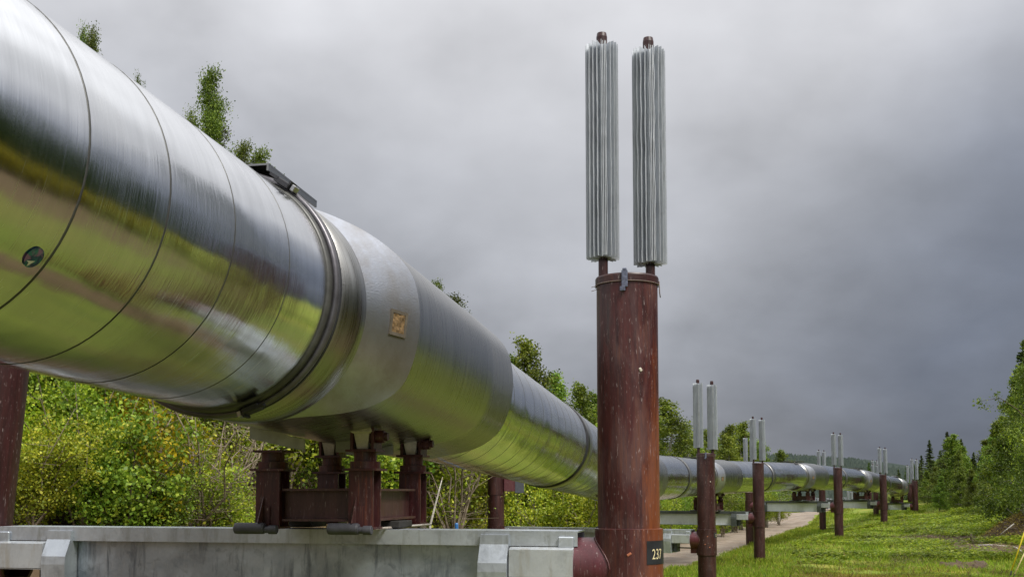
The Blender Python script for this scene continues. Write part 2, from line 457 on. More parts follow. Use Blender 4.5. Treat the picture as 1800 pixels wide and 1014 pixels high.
# clamp bands
for b in bands:
    n=80 if b<12 else 40
    near=b<0
    if near:
        mb=MB(); profile_ring(mb,b-.075,[(.02,PR-.01),(.02,PR+.006),(.035,PR+.018),(.07,PR+.02),(.07,PR-.01)],n); r=mb.build('clamp_band',M['groove'],pipeline)
        mb=MB(); profile_ring(mb,b+.03,[(.026*math.cos(a)*1.0,PR+.024+.024*math.sin(a)) for a in [2*math.pi*i/10 for i in range(10)]],n); mb.build('hose_ring',M['dullband'],r)
        mb=MB(); profile_ring(mb,b+.075,[(-.012,PR),(-.012,PR+.042),(.012,PR+.042),(.012,PR)],n); mb.build('edge_ring',M['rubber'],r)
        for phi in (R(33),R(160)):
            c,u,s,up=frame_at(b-.02); nrm=s*math.sin(phi)+up*math.cos(phi); tg=s*math.cos(phi)-up*math.sin(phi)
            Mx=Matrix((u,tg,nrm)).transposed()
            mb=MB(); p=c+nrm*(PR+.045)
            mb.box(p,(.09,.11,.035),Mx,.006)
            mb.box(p+tg*.05+nrm*.02,(.08,.014,.03),Mx)
            mb.box(p-tg*.06+nrm*.008-u*.03,(.035,.06,.018),Mx)
            mb.build('buckle',M['rubber'] ,r)
            mb=MB(); mb.box(p+tg*.078+nrm*.004,(.06,.03,.04),Mx,.005); mb.build('buckle_plate',M['band'],r)
    else:
        mb=MB(); profile_ring(mb,b,[(-.06,PR-.01),(-.06,PR+.016),(.06,PR+.016),(.06,PR-.01)],n); r=mb.build('clamp_band',M['rubber'],pipeline)
        mb=MB(); profile_ring(mb,b+.30,[(-.235,PR-.01),(-.235,PR+.012),(.235,PR+.012),(.235,PR-.01)],n); mb.build('band_sheet',M['sleeve'],r)

def bulge(phi):
    d=abs(math.degrees(phi)); d=d if d<=180 else 360-d
    return .205*smooth(20,76,d)*(1-smooth(114,166,d))
def sleeve(ts,near,back=False):
    """insulation cover with side bulges round the pipe clamp; ts = centre on the pipe"""
    ta=ts-2.12; te=ts+2.12; K=.40; b0=PR+.03
    if near: ta=-2.86; te=1.30
    n=144 if near else 64
    # bevel starts after a plain collar
    tb=ta+.42
    def rr(t,p):
        bl=bulge(p); return b0+max(0,min(bl,K*(t-tb)))
    # crease-aligned grid: rows at tb, at each phi's own crease, then end
    vs=[];fs=[];uv=[];mi=[]
    rows=[]
    for fr in ('a','b',.25,.5,.75,'c','d1','d2','e'):
        row=[]
        for j in range(n):
            p=2*math.pi*j/n; bl=bulge(p); tc=tb+bl/K
            if fr=='a': t,r=ta,b0
            elif fr=='b': t,r=tb,b0
            elif fr=='c': t,r=tc+.004,b0+bl
            elif fr=='d1': t,r=lerp(tc,te,.35),b0+bl
            elif fr=='d2': t,r=lerp(tc,te,.7),b0+bl
            elif fr=='e': t,r=te,b0+bl*.97
            else: t,r=lerp(tb,tc,fr)+.001,b0+bl*fr
            row.append((t,p,r))
        rows.append(row)
    def grid(rs,name,mat,parent,smooth_=True,endcap=False):
        mb=MB(); vs=[];fs=[];uv=[]
        for row in rs:
            for t,p,r in row: vs.append(surf(t,p,r))
        for i in range(len(rs)-1):
            for j in range(n):
                k=(j+1)%n
                fs.append((i*n+j,(i+1)*n+j,(i+1)*n+k,i*n+k))
                v0=2*math.pi*j/n*PR; v1=2*math.pi*(j+1)/n*PR
                uv.append([(rs[i][j][0],v0),(rs[i+1][j][0],v0),(rs[i+1][k][0],v1),(rs[i][k][0],v1)])
        if endcap:
            e=rs[-1]; m=len(vs)
            for t,p,r in e: vs.append(surf(t-.02,p,PR-.01))
            i=len(rs)-1
            for j in range(n):
                k=(j+1)%n; fs.append((i*n+j,m+j,m+k,i*n+k)); uv.append([(0,0)]*4)
        mb.add(vs,fs,smooth_,uv); return mb.build(name,mat,parent)
    lip=[(ta-.0,p,PR-.01) for (_,p,_) in rows[0]]
    cov=grid(rows[5:],'insulation_cover',M['sleeve'],pipeline,True,True)
    grid([lip]+rows[:2],'cover_collar',M['sleeve'],cov)
    grid(rows[1:6],'bevel_face',M['bevel'],cov)
    # top cap plate
    c,u,s,up=frame_at(ta+.1)
    Mx=Matrix((u,s,up)).transposed()
    mb=MB(); L=.78 if near else 1.3
    hp=PR+(.062 if near else .10); dx=.16 if near else .45
    mb.box(c+up*hp-s*.12+u*dx,(L,.84,.012),Mx)
    hh=.035 if near else .06
    mb.box(c+up*(hp-.006-hh/2)-s*.53+u*dx,(L,.012,hh),Mx); mb.box(c+up*(hp-.006-hh/2)+s*.293+u*dx,(L,.012,hh),Mx)
    mb.build('top_plate',M['sleeve'],cov)
    mb=MB(); mb.box(c+up*(PR+.03)-s*.12+u*.1,(.06,.60,.05),Mx); mb.build('top_clamp',M['dullband'],cov)
    # inspection hole on the bevel
    p=R(94); bl=bulge(p); tc=tb+.58*bl/K; r=b0+bl*.58
    P0=surf(tc,p,r); P1=surf(tc+.1,p,r+.1*K); T=surf(tc,p+.1,r)
    e1=(P1-P0).normalized(); e2=(T-P0); e2=(e2-e1*e2.dot(e1)).normalized(); e3=e1.cross(e2)
    if e3.dot(P0-cpos(tc))<0: e3=-e3
    Mx=Matrix((e1,e2,e3)).transposed(); w=.17
    mb=MB(); q=.022
    for dx,dy,sx,sy in ((w/2-q/2,0,q,w),(-w/2+q/2,0,q,w),(0,w/2-q/2,w-2*q,q),(0,-w/2+q/2,w-2*q,q)):
        mb.box(P0+e1*dx+e2*dy+e3*.002,(sx,sy,.014),Mx)
    hf=mb.build('hole_frame',M['frame'],cov)
    mb=MB(); rg=random.Random(3); g=6
    vs=[P0+e1*((i/g-.5)*(w-2*q))+e2*((j/g-.5)*(w-2*q))+e3*(.004+rg.uniform(-.003,.006)) for i in range(g+1) for j in range(g+1)]
    mb.add(vs,[(i*(g+1)+j,(i+1)*(g+1)+j,(i+1)*(g+1)+j+1,i*(g+1)+j+1) for i in range(g) for j in range(g)])
    mb.build('hole_foam',M['foam'],hf)
for k in range(1,8): sleeve(SH[k],k==1)

# round sticker with an arrow
def sticker():
    n=NT('sticker_print'); g=n.coord('UV')
    f=n.noise(g,7,3,.5,1.2); f2=n.noise(g,11,3,.5,.6)
    c=n.ramp(f,[(.30,(.006,.012,.06)),(.45,(.012,.05,.14)),(.53,(.03,.22,.20)),(.60,(.10,.08,.20)),(.72,(.32,.33,.10))])
    c=n.mix(n.ramp(f2,[(.5,0),(.62,1)]),c,(.30,.14,.30))
    m=n.bsdf(c,.3)
    t0,p0=-5.53,R(128); rad=.043; mb=MB()
    vs=[surf(t0,p0,PR+.005)]; uvs=[(0,0)]
    for rr in (.5,1):
        for k in range(32):
            a=2*math.pi*k/32; vs.append(surf(t0+rad*rr*math.cos(a),p0+rad*rr*math.sin(a)/PR,PR+.005)); uvs.append((rr*math.cos(a)*.1,rr*math.sin(a)*.1))
    fs=[(0,1+k,1+(k+1)%32) for k in range(32)]+[(1+k,33+k,33+(k+1)%32,1+(k+1)%32) for k in range(32)]
    mb.add(vs,fs,True,[[uvs[i] for i in f] for f in fs]); st=mb.build('sticker',m,pipeline)
    mb=MB()
    arrow=[(.012,-.003),(-.030,.006),(-.014,.011),(-.009,.027)]
    # arrowhead pointing up and to the right in the photograph
    mb.add([surf(t0+a,p0+(b+.012)/PR,PR+.008) for a,b in arrow],[(0,1,2),(0,2,3)])
    mb.build('arrow',mat_plain('white_print',(.75,.73,.70),.5,var=.05),st)
sticker()

# ------------------------------------------------------------------ terrain
def ground(x,y):
    z=interp(y,[-60,8,16,27,36,44,60,75,95,118,130,160,260,600],[-1.9,-1.9,-2.2,-2.75,-2.9,-3.0,-3.0,-2.85,-2.8,-2.65,-3.1,-6,-9,-12])
    d=x-pipe_x(y) if y<128 else x-38
    z+=smooth(-2.5,3,d)*interp(y,[40,58,75,95,120,160],[0,.5,.7,.7,.4,0])
    z+=smooth(4,17,d)*interp(y,[40,75,120,300],[0,1.25,1.3,1.0])
    st=interp(y,[20,28,35,45,60,80,110],[2.6,3.0,3.8,8,13,16,18]); l=max(0,-d-st)
    z+=min(l*interp(y,[30,45],[.62,.28]),4.5+l*.04)*smooth(170,120,y)
    z+=.05*math.sin(x*.9+1.3)*math.sin(y*.7)+.03*math.sin(x*2.3+y*1.1)+.08*math.sin(x*.23+2)*math.sin(y*.19)*smooth(30,60,y)
    return z
def axis_samples(lo,hi,fine_lo,fine_hi,fs,growth=1.18):
    a=list(np.arange(fine_lo,fine_hi+1e-6,fs)); st=fs
    while a[-1]<hi: st*=growth; a.append(a[-1]+st)
    st=fs
    while a[0]>lo: st*=growth; a.insert(0,a[0]-st)
    return a
xs=axis_samples(-900,1500,-20,60,.7); ys=axis_samples(-90,3200,-8,130,.7)
def mat_ground():
    n=NT('meadow_ground'); p=n.coord('Pos')
    a=n.noise(p,.35,5,.6); b=n.noise(p,2.2,5,.65); c=n.noise(p,.13,3,.5)
    base=n.mix(n.ramp(b,[(.3,0),(.7,1)]),(.10,.15,.018),(.22,.27,.032))
    base=n.mix(n.math('MULTIPLY',n.ramp(a,[(.5,0),(.66,1)]),.85),base,(.30,.235,.05))
    base=n.mix(n.math('MULTIPLY',n.ramp(n.noise(p,.9,4,.6),[(.62,0),(.7,1)]),.6),base,(.07,.045,.025))
    sx=n.n('ShaderNodeSeparateXYZ'); n.l(p,sx.inputs[0])
    nb=n.ramp(n.math('ADD',n.math('MULTIPLY',sx.outputs[1],.01),n.math('MULTIPLY',a,.06)),[(.22,.8),(.28,0)])
    base=n.mix(nb,base,n.mix(n.ramp(b,[(.3,0),(.7,1)]),n.mix(n.ramp(a,[(.42,0),(.58,1)]),(.055,.085,.014),(.085,.062,.03)),(.105,.128,.02)))
    # bare brown earth on the bank left of the pipeline
    lin=n.math('SUBTRACT',n.math('SUBTRACT',n.math('MULTIPLY',sx.outputs[1],.205),4.9),sx.outputs[0])
    lf=n.ramp(n.math('ADD',n.math('MULTIPLY',lin,.30),n.math('MULTIPLY',a,.5)),[(.15,0),(.6,1)])
    near=n.ramp(n.math('MULTIPLY',sx.outputs[1],.01),[(.40,1),(.55,0)])
    fac=n.math('MULTIPLY',lf,near)
    base=n.mix(fac,base,n.mix(b,(.05,.032,.018),(.13,.088,.05)))
    return n.bsdf(base,.9,0,n.math('ADD',b,n.noise(p,9,3)),.5,.05,spec=.2)
V=[(x,y,ground(x,y)) for y in ys for x in xs]
nx=len(xs)
Q=[(j*nx+i,j*nx+i+1,(j+1)*nx+i+1,(j+1)*nx+i) for j in range(len(ys)-1) for i in range(nx-1)]
go=link('ground',np_mesh('ground',V,Q,mat_ground(),True)); tag(go,kind='structure')

def mat_gravel():
    n=NT('gravel'); p=n.coord('Pos')
    a=n.noise(p,30,4,.7); b=n.noise(p,1.1,4,.6); v=n.n('ShaderNodeTexVoronoi',Scale=22); n.l(p,v.inputs['Vector'])
    base=n.mix(n.ramp(a,[(.35,0),(.7,1)]),(.185,.145,.11),(.38,.31,.245))
    base=n.mix(n.math('MULTIPLY',n.ramp(b,[(.45,0),(.62,1)]),.75),base,(.22,.155,.105))
    base=n.mix(n.math('MULTIPLY',n.ramp(n.noise(p,.45,4,.6),[(.45,0),(.6,1)]),.5),base,(.13,.10,.075))
    base=n.mix(n.math('MULTIPLY',n.ramp(n.noise(p,5,3,.7),[(.62,0),(.68,1)]),.6),base,(.12,.15,.04))
    return n.bsdf(base,.75,0,v.outputs['Distance'],.5,.03)
M['gravel']=mat_gravel()
def strip(name,pts,mat,lift=.012,n=9,step=.6,wob=.25):
    """draped strip; pts = (x,y,halfwidth)"""
    P=[];
    for a,b in zip(pts[:-1],pts[1:]):
        k=max(2,int(math.hypot(b[0]-a[0],b[1]-a[1])/step))
        P+=[tuple(lerp(a[q],b[q],i/k) for q in range(3)) for i in range(k)]
    P.append(pts[-1]); A=np.array(P)
    for _ in range(3):
        B=A.copy()
        for i in range(3,len(A)-3): B[i]=A[i-3:i+4].mean(0)
        A=B
    vs=[];rg=random.Random(5); w1=w2=0
    for i in range(len(A)):
        d=A[min(i+1,len(A)-1)]-A[max(i-1,0)]; L=math.hypot(d[0],d[1]); nx_,ny_=d[1]/L,-d[0]/L
        w1=w1*.7+rg.uniform(-wob,wob); w2=w2*.7+rg.uniform(-wob,wob)
        for j in range(n):
            f=j/(n-1)*2-1; off=f*(A[i][2]+(w1 if f<0 else w2)*abs(f))
            x,y=A[i][0]+nx_*off,A[i][1]+ny_*off
            vs.append((x,y,ground(x,y)+lift-(.05 if abs(f)==1 else 0)+(.03 if abs(f)<.2 else 0)))
    qs=[(i*n+j,i*n+j+1,(i+1)*n+j+1,(i+1)*n+j) for i in range(len(A)-1) for j in range(n-1)]
    o=link(name,np_mesh(name,vs,qs,mat,True)); tag(o,kind='structure'); return A
PATHPTS=[(-2.5,32,2.5),(3.0,40,2.4),(7.2,49.5,2.2),(12.2,64,2.2),(18.2,80,2.3),(24.5,97,2.5),(31,115,2.6),(40,135,2.6)]
PA=strip('gravel_path',PATHPTS,M['gravel'],.03)
M['lot']=mat_plain('brown_gravel',(.10,.072,.040),.95,var=.4,scale=3,bstr=.5,spec=.08)
strip('dirt_trail',[(-2.2,-22,.45),(-1.5,-5,.5),(-.6,4,.5),(1.3,13,.45),(3.2,20,.4)],M['lot'],.02)
strip('gravel_road',[(4.0,-30,3.4),(5.0,-6,3.4),(6.2,4,3.3),(9,12,3.0),(14,18,2.6),(26,24,2.0)],M['lot'],.02)

# ------------------------------------------------------------------ posts, beams, saddles
def heat_pipe_proto(wavy,H=1.66):
    root=empty('heat_pipe')
    mb=MB(); mb.lathe([(.036,-.12),(.036,.12)],n=16,cap=False)
    mb.lathe([(.036,.1),(.036,H+.10)],n=16); mb.build('riser_pipe',M['post'],root)
    mb=MB(); mb.lathe([(.030,H+.0),(.030,H+.11),(.041,H+.112),(.042,H+.19),(.036,H+.222),(.015,H+.225)],c=(0,0,.0),n=20); mb.build('tip_cap',M['post'],root)
    mb=MB(); nf=22; rg=random.Random(11 if wavy else 4)
    z0,z1=.12,.12+H
    for k in range(nf):
        a=2*math.pi*k/nf+.02; seg=26; th=.003
        ca,sa=math.cos(a),math.sin(a); ph=rg.uniform(0,6); am=(rg.uniform(.0015,.0035) if wavy else rg.uniform(.0005,.002))
        fq=rg.uniform(16,22) if wavy else rg.uniform(6,12); ro=.127+rg.uniform(-.003,.002); zo=rg.uniform(-.006,.006); zt=rg.uniform(-.008,.008)
        vs=[]
        for i in range(seg+1):
            f=i/seg; z=lerp(z0+zo,z1+zt,f)
            fade=(smooth(0,.5,f) if wavy else 1)
            w=am*math.sin(fq*z+ph)*fade+ (rg.uniform(-.0015,.0015))
            for r,ww in ((.033,0),(.09,w*.5),(ro,w)):
                for sgn in (-1,1):
                    q=ww+sgn*th/2
                    vs.append((ca*r-sa*q,sa*r+ca*q,z))
        fs=[]
        for i in range(seg):
            b=i*6;c=b+6
            for j in (0,2): fs+= [(b+j,b+j+2,c+j+2,c+j),(b+j+3,b+j+1,c+j+1,c+j+3)]
            fs.append((b+4,b+5,c+5,c+4))
        for b in (0,seg*6): fs+=[(b,b+1,b+3,b+2),(b+2,b+3,b+5,b+4)]
        mb.add(vs,fs)
    mb.lathe([(.066,z0+.01),(.066,z1-.01)],n=22)  # hub added wider than real, so the gaps between fins stay pale
    fo=mb.build('fins',M['fin'],root); fo.data.materials.append(M['finedge'])
    for p in fo.data.polygons:
        c=p.center
        if math.hypot(c.x,c.y)>.118: p.material_index=1
    mb=MB()
    for k in (0,nf//2):
        a=2*math.pi*k/nf+.02+math.pi/2
        for da in (-.055,.055):
            mb.box((math.cos(a+da)*.126,math.sin(a+da)*.126,(z0+z1)/2),(.004,.0035,H-.01),Matrix.Rotation(a,3,'Z'))
    mb.build('joint_strip',M['finedge'],root)
    return root
HP=[heat_pipe_proto(False),heat_pipe_proto(True)]
for h in HP: h.location=(0,0,-500)
PRAD=.23
def wrap_text(txt,size,rad,z,ang0,mat,parent,name):
    cu=bpy.data.curves.new('digits','FONT'); cu.body=txt; cu.size=size; cu.extrude=0; cu.space_character=1.05
    to=bpy.data.objects.new('digits_tmp',cu); col.objects.link(to)
    dg=bpy.context.evaluated_depsgraph_get(); me=bpy.data.meshes.new_from_object(to.evaluated_get(dg))
    bpy.data.objects.remove(to)
    import bmesh
    bm=bmesh.new(); bm.from_mesh(me)
    bmesh.ops.subdivide_edges(bm,edges=[e for e in bm.edges if e.calc_length()>.01],cuts=2)
    for v in bm.verts:
        a=ang0+v.co.x*.70/rad; v.co=Vector((math.cos(a)*rad,math.sin(a)*rad,z+v.co.y))
    bm.to_mesh(me); bm.free(); me.materials.clear(); me.materials.append(mat)
    return link(name,me,parent)
def post(x,y,ztop,beam_dir,ztb,label,group='steel support posts along the pipeline',near=0,plate=None,bracket=False,face_yaw=0,rust='post',heat=True,scale_far=False,lean=0,collar=True):
    """one vertical support member; its base is in the ground"""
    zg=ground(x,y); root=empty('support_post',(x,y,zg)); H=ztop-zg
    if lean: root.rotation_euler=(0,lean,0)
    tag(root,label,'post',group)
    n=48 if near else 20; b=ztb-zg
    mb=MB()
    mb.lathe([(PRAD,-.6),(PRAD,H-.055)],n=n,cap=False)
    if near:
        for zz in ((b-.9,b-.98) if plate else (b-.6,)):
            mb.lathe([(PRAD+.001,zz-.006),(PRAD+.003,zz),(PRAD+.001,zz+.006)],n=n,cap=False)
    mb.build('post_body',M[rust],root)
    mb=MB(); mb.lathe([(PRAD,H-.06),(PRAD+.009,H-.058),(PRAD+.009,H-.012),(PRAD+.004,H),(.05,H+.018),(.0,H+.019)],n=n,cap=False)
    lid=mb.build('cap_lid',M['post'],root)
    if near:
        mb=MB(); mb.lathe([(PRAD+.011,H-.066),(PRAD+.014,H-.062),(PRAD+.011,H-.058)],n=n,cap=False); mb.build('lid_wire',M['wire'],lid)
    if collar:
        mb=MB(); mb.lathe([(PRAD,b+.022),(PRAD+.022,b+.018),(PRAD+.022,b-.64),(PRAD,b-.645)],n=n,cap=False); mb.build('collar',M['collar'] if rust!='post' else M['post'],root)
        if near:
            for aa,zz in ((R(-96),b-.16),(R(-84),b-.43),(R(-110),b-.36)):
                mb=MB(); mb.box((math.cos(aa)*(PRAD+.023),math.sin(aa)*(PRAD+.023),zz),(.008,.035,.018),Matrix.Rotation(aa,3,'Z')@Matrix.Rotation(.6,3,'X'),.003); mb.build('rust_scab',M['scab'],root)
    # nozzle toward the beam
    if beam_dir is not None:
        d=Vector((beam_dir[0],beam_dir[1],0)).normalized(); s=Vector((-d.y,d.x,0)); rN=.222; zc=b-.05-rN
        m=28; mb=MB(); r0=[];r1=[]
        for k in range(m):
            a=2*math.pi*k/m; off=s*(rN*math.cos(a)); z=zc+rN*math.sin(a)
            inr=math.sqrt(max(0,(PRAD+.02)**2-(rN*math.cos(a))**2))
            r0.append(Vector((0,0,z))+off+d*(inr-.01)); r1.append(Vector((0,0,z))+off+d*.385)
        mb.rings([r0,r1],False,True); mb.rings([r1,[Vector((0,0,zc))+d*.385+(q-(Vector((0,0,zc))+d*.385))*.86 for q in r1]],False,False)
        nz=mb.build('nozzle',M['nozzle'],root)
        if near:
            mb=MB(); ring=[]
            for k in range(m+1):
                a=2*math.pi*k/m; off=s*(rN*1.02*math.cos(a)); inr=math.sqrt(max(0,(PRAD+.024)**2-(rN*1.02*math.cos(a))**2))
                ring.append(Vector((0,0,zc+rN*1.02*math.sin(a)))+off+d*inr)
            mb.tube(ring,.008,6,False); mb.build('weld_bead',M['collar'],nz)
        mb=MB(); mb.box(Vector((0,0,b-.50))+d*.33,(.16,.14,.2),Matrix.Rotation(math.atan2(d.y,d.x),3,'Z')); mb.build('bracket',M['nozzle'],root)
    if plate:
        a0=plate[1]; mb=MB(); rr=PRAD+.0245; vs=[]
        w,h=plate[2],plate[3]; zc=b+plate[4]; k=14
        for i in range(k+1):
            a=a0+w/rr*(i/k)
            for zz in (zc-h/2,zc+h/2):
                vs.append((math.cos(a)*rr,math.sin(a)*rr,zz))
        mb.add(vs,[(2*i,2*i+2,2*i+3,2*i+1) for i in range(k)],True); pl=mb.build('number_patch',M['plate'],root)
        wrap_text(plate[0],plate[5],rr+.0025,zc-h*.27,a0+plate[6]/rr,M['digit'],pl,'digits')
    if near and not bracket:
        mb=MB(); a=R(-100)
        mb.box((math.cos(a)*(PRAD+.018),math.sin(a)*(PRAD+.018),H-.05),(.022,.045,.13),Matrix.Rotation(a,3,'Z'),.006)
        mb.box((math.cos(a)*(PRAD-.0),math.sin(a)*(PRAD-.0),H+.018),(.06,.03,.02),Matrix.Rotation(a,3,'Z'),.004)
        mb.box((math.cos(a-.06)*(PRAD+.022),math.sin(a-.06)*(PRAD+.022),H-.125),(.02,.04,.035),Matrix.Rotation(a-.3,3,'Z'),.004)
        mb.build('tape_tab',M['tape'],root)
        mb=MB(); 
        for dz in (0,-.03): mb.tube([(-PRAD*.9,-.06,H-.06+dz),(-PRAD-.045,-.08,H-.085+dz)],.0022,5)
        mb.tube([(PRAD+.008,-.04,H-.03),(PRAD+.012,-.04,H-.12),(PRAD+.017,-.04,H-.155)],.004,5); mb.build('loose_wire',M['wire'],root)
        mb=MB(); a=R(-72); mb.box((math.cos(a)*(PRAD+.002),math.sin(a)*(PRAD+.002),H-.72),(.012,.022,.03),Matrix.Rotation(a,3,'Z')@Matrix.Rotation(.5,3,'X'),.005); mb.build('paint_chip',M['cream'],root)
    if bracket:
        mb=MB(); zz=b+.9
        mb.lathe([(PRAD,zz-.02),(PRAD+.012,zz-.018),(PRAD+.012,H-.05),(PRAD,H-.045)],n=20,cap=False); mb.build('head_sleeve',M['post'],root)
        mb=MB(); mb.box((.42,-.05,zz+.26),(.40,.22,.36),None,.01); br=mb.build('side_arm',M['nozzle'],root)
        mb=MB(); mb.box((.66,-.05,zz+.22),(.26,.24,.38),None,.012); mb.build('bumper_box',M['box'],br)
    if heat:
        v=Vector((math.cos(face_yaw),math.sin(face_yaw),0))
        for i,sg in enumerate((-1,1)):
            h=copy_tree(HP[0 if sg<0 else 1],root)
            h.location=v*(sg*.178)+Vector((0,0,H+(.03 if sg<0 else -.015))); h.rotation_euler=(0,0,face_yaw*.0+(.0 if sg<0 else .05))
    return root

def beam(A,B,zt,label,near=False,dark=False):
    """crossbeam from post axis A to post axis B (B on the right); top at zt"""
    A,B=Vector((*A,0)),Vector((*B,0)); d=(B-A); D=d.length; yaw=math.atan2(d.y,d.x)
    c=(A+B)/2; root=empty('crossbeam',(c.x,c.y,zt),yaw); tag(root,label,'beam','galvanised crossbeams under the pipeline')
    h=D/2; ec=h-.36
    mb=MB()   # inverted channel on top
    mb.box((0,0,-.006),(2*ec,.33,.012)); mb.box((0,-.159,-.062),(2*ec,.012,.10)); mb.box((0,.159,-.062),(2*ec,.012,.10))
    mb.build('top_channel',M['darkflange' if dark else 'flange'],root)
    cl=h-.985
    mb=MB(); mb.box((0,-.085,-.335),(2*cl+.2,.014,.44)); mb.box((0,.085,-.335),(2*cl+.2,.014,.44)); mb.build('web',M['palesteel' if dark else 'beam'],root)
    mb=MB(); mb.box((0,0,-.563),(2*cl+.22,.30,.018)); mb.build('bottom_flange',M['flange'],root)
    for sg in (-1,1):
        x0=sg*(h-.985); w=.22
        mb=MB()
        for f in (-1,1):
            prof=[(.166,-.028),(.196,-.03),(.198,-.10),(.262,-.235),(.268,-.30),(.248,-.60),(.10,-.60),(.10,-.112),(.166,-.112)]
            mb.prism([(f*a,b) for a,b in prof][::f],x0-w/2,x0+w/2)
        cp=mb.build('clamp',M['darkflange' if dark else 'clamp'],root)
        xi=h-.985+w/2+.012; xo=h-.385; xm=sg*(xi+xo)/2; L=xo-xi
        mb=MB()
        for f in (-1,1):
            mb.prism([(f*a,b) for a,b in [(.175,-.118),(.236,-.135),(.240,-.335),(.175,-.338)]][::f],xm-L/2,xm+L/2)
        mb.box((xm,0,-.342),(L,.47,.008)); mb.build('stub_box',M['stub'],root)
        for f in (-1,1):
            mb=MB(); mb.box((sg*(h-.385-.06),f*.178,-.095),(.115,.022,.11),None,.008); mb.build('end_plate',M['clamp'],root)
        mb=MB(); mb.box((sg*(h-.80),0,-.46),(.10,.22,.22)); mb.build('stop_block',M['box'],root)
        mb=MB(); mb.tube([(sg*(h-.9),0,-.47),(sg*(h-.36),0,-.47)],.018,8); mb.build('tie_rod',M['wire'],root)
    return root

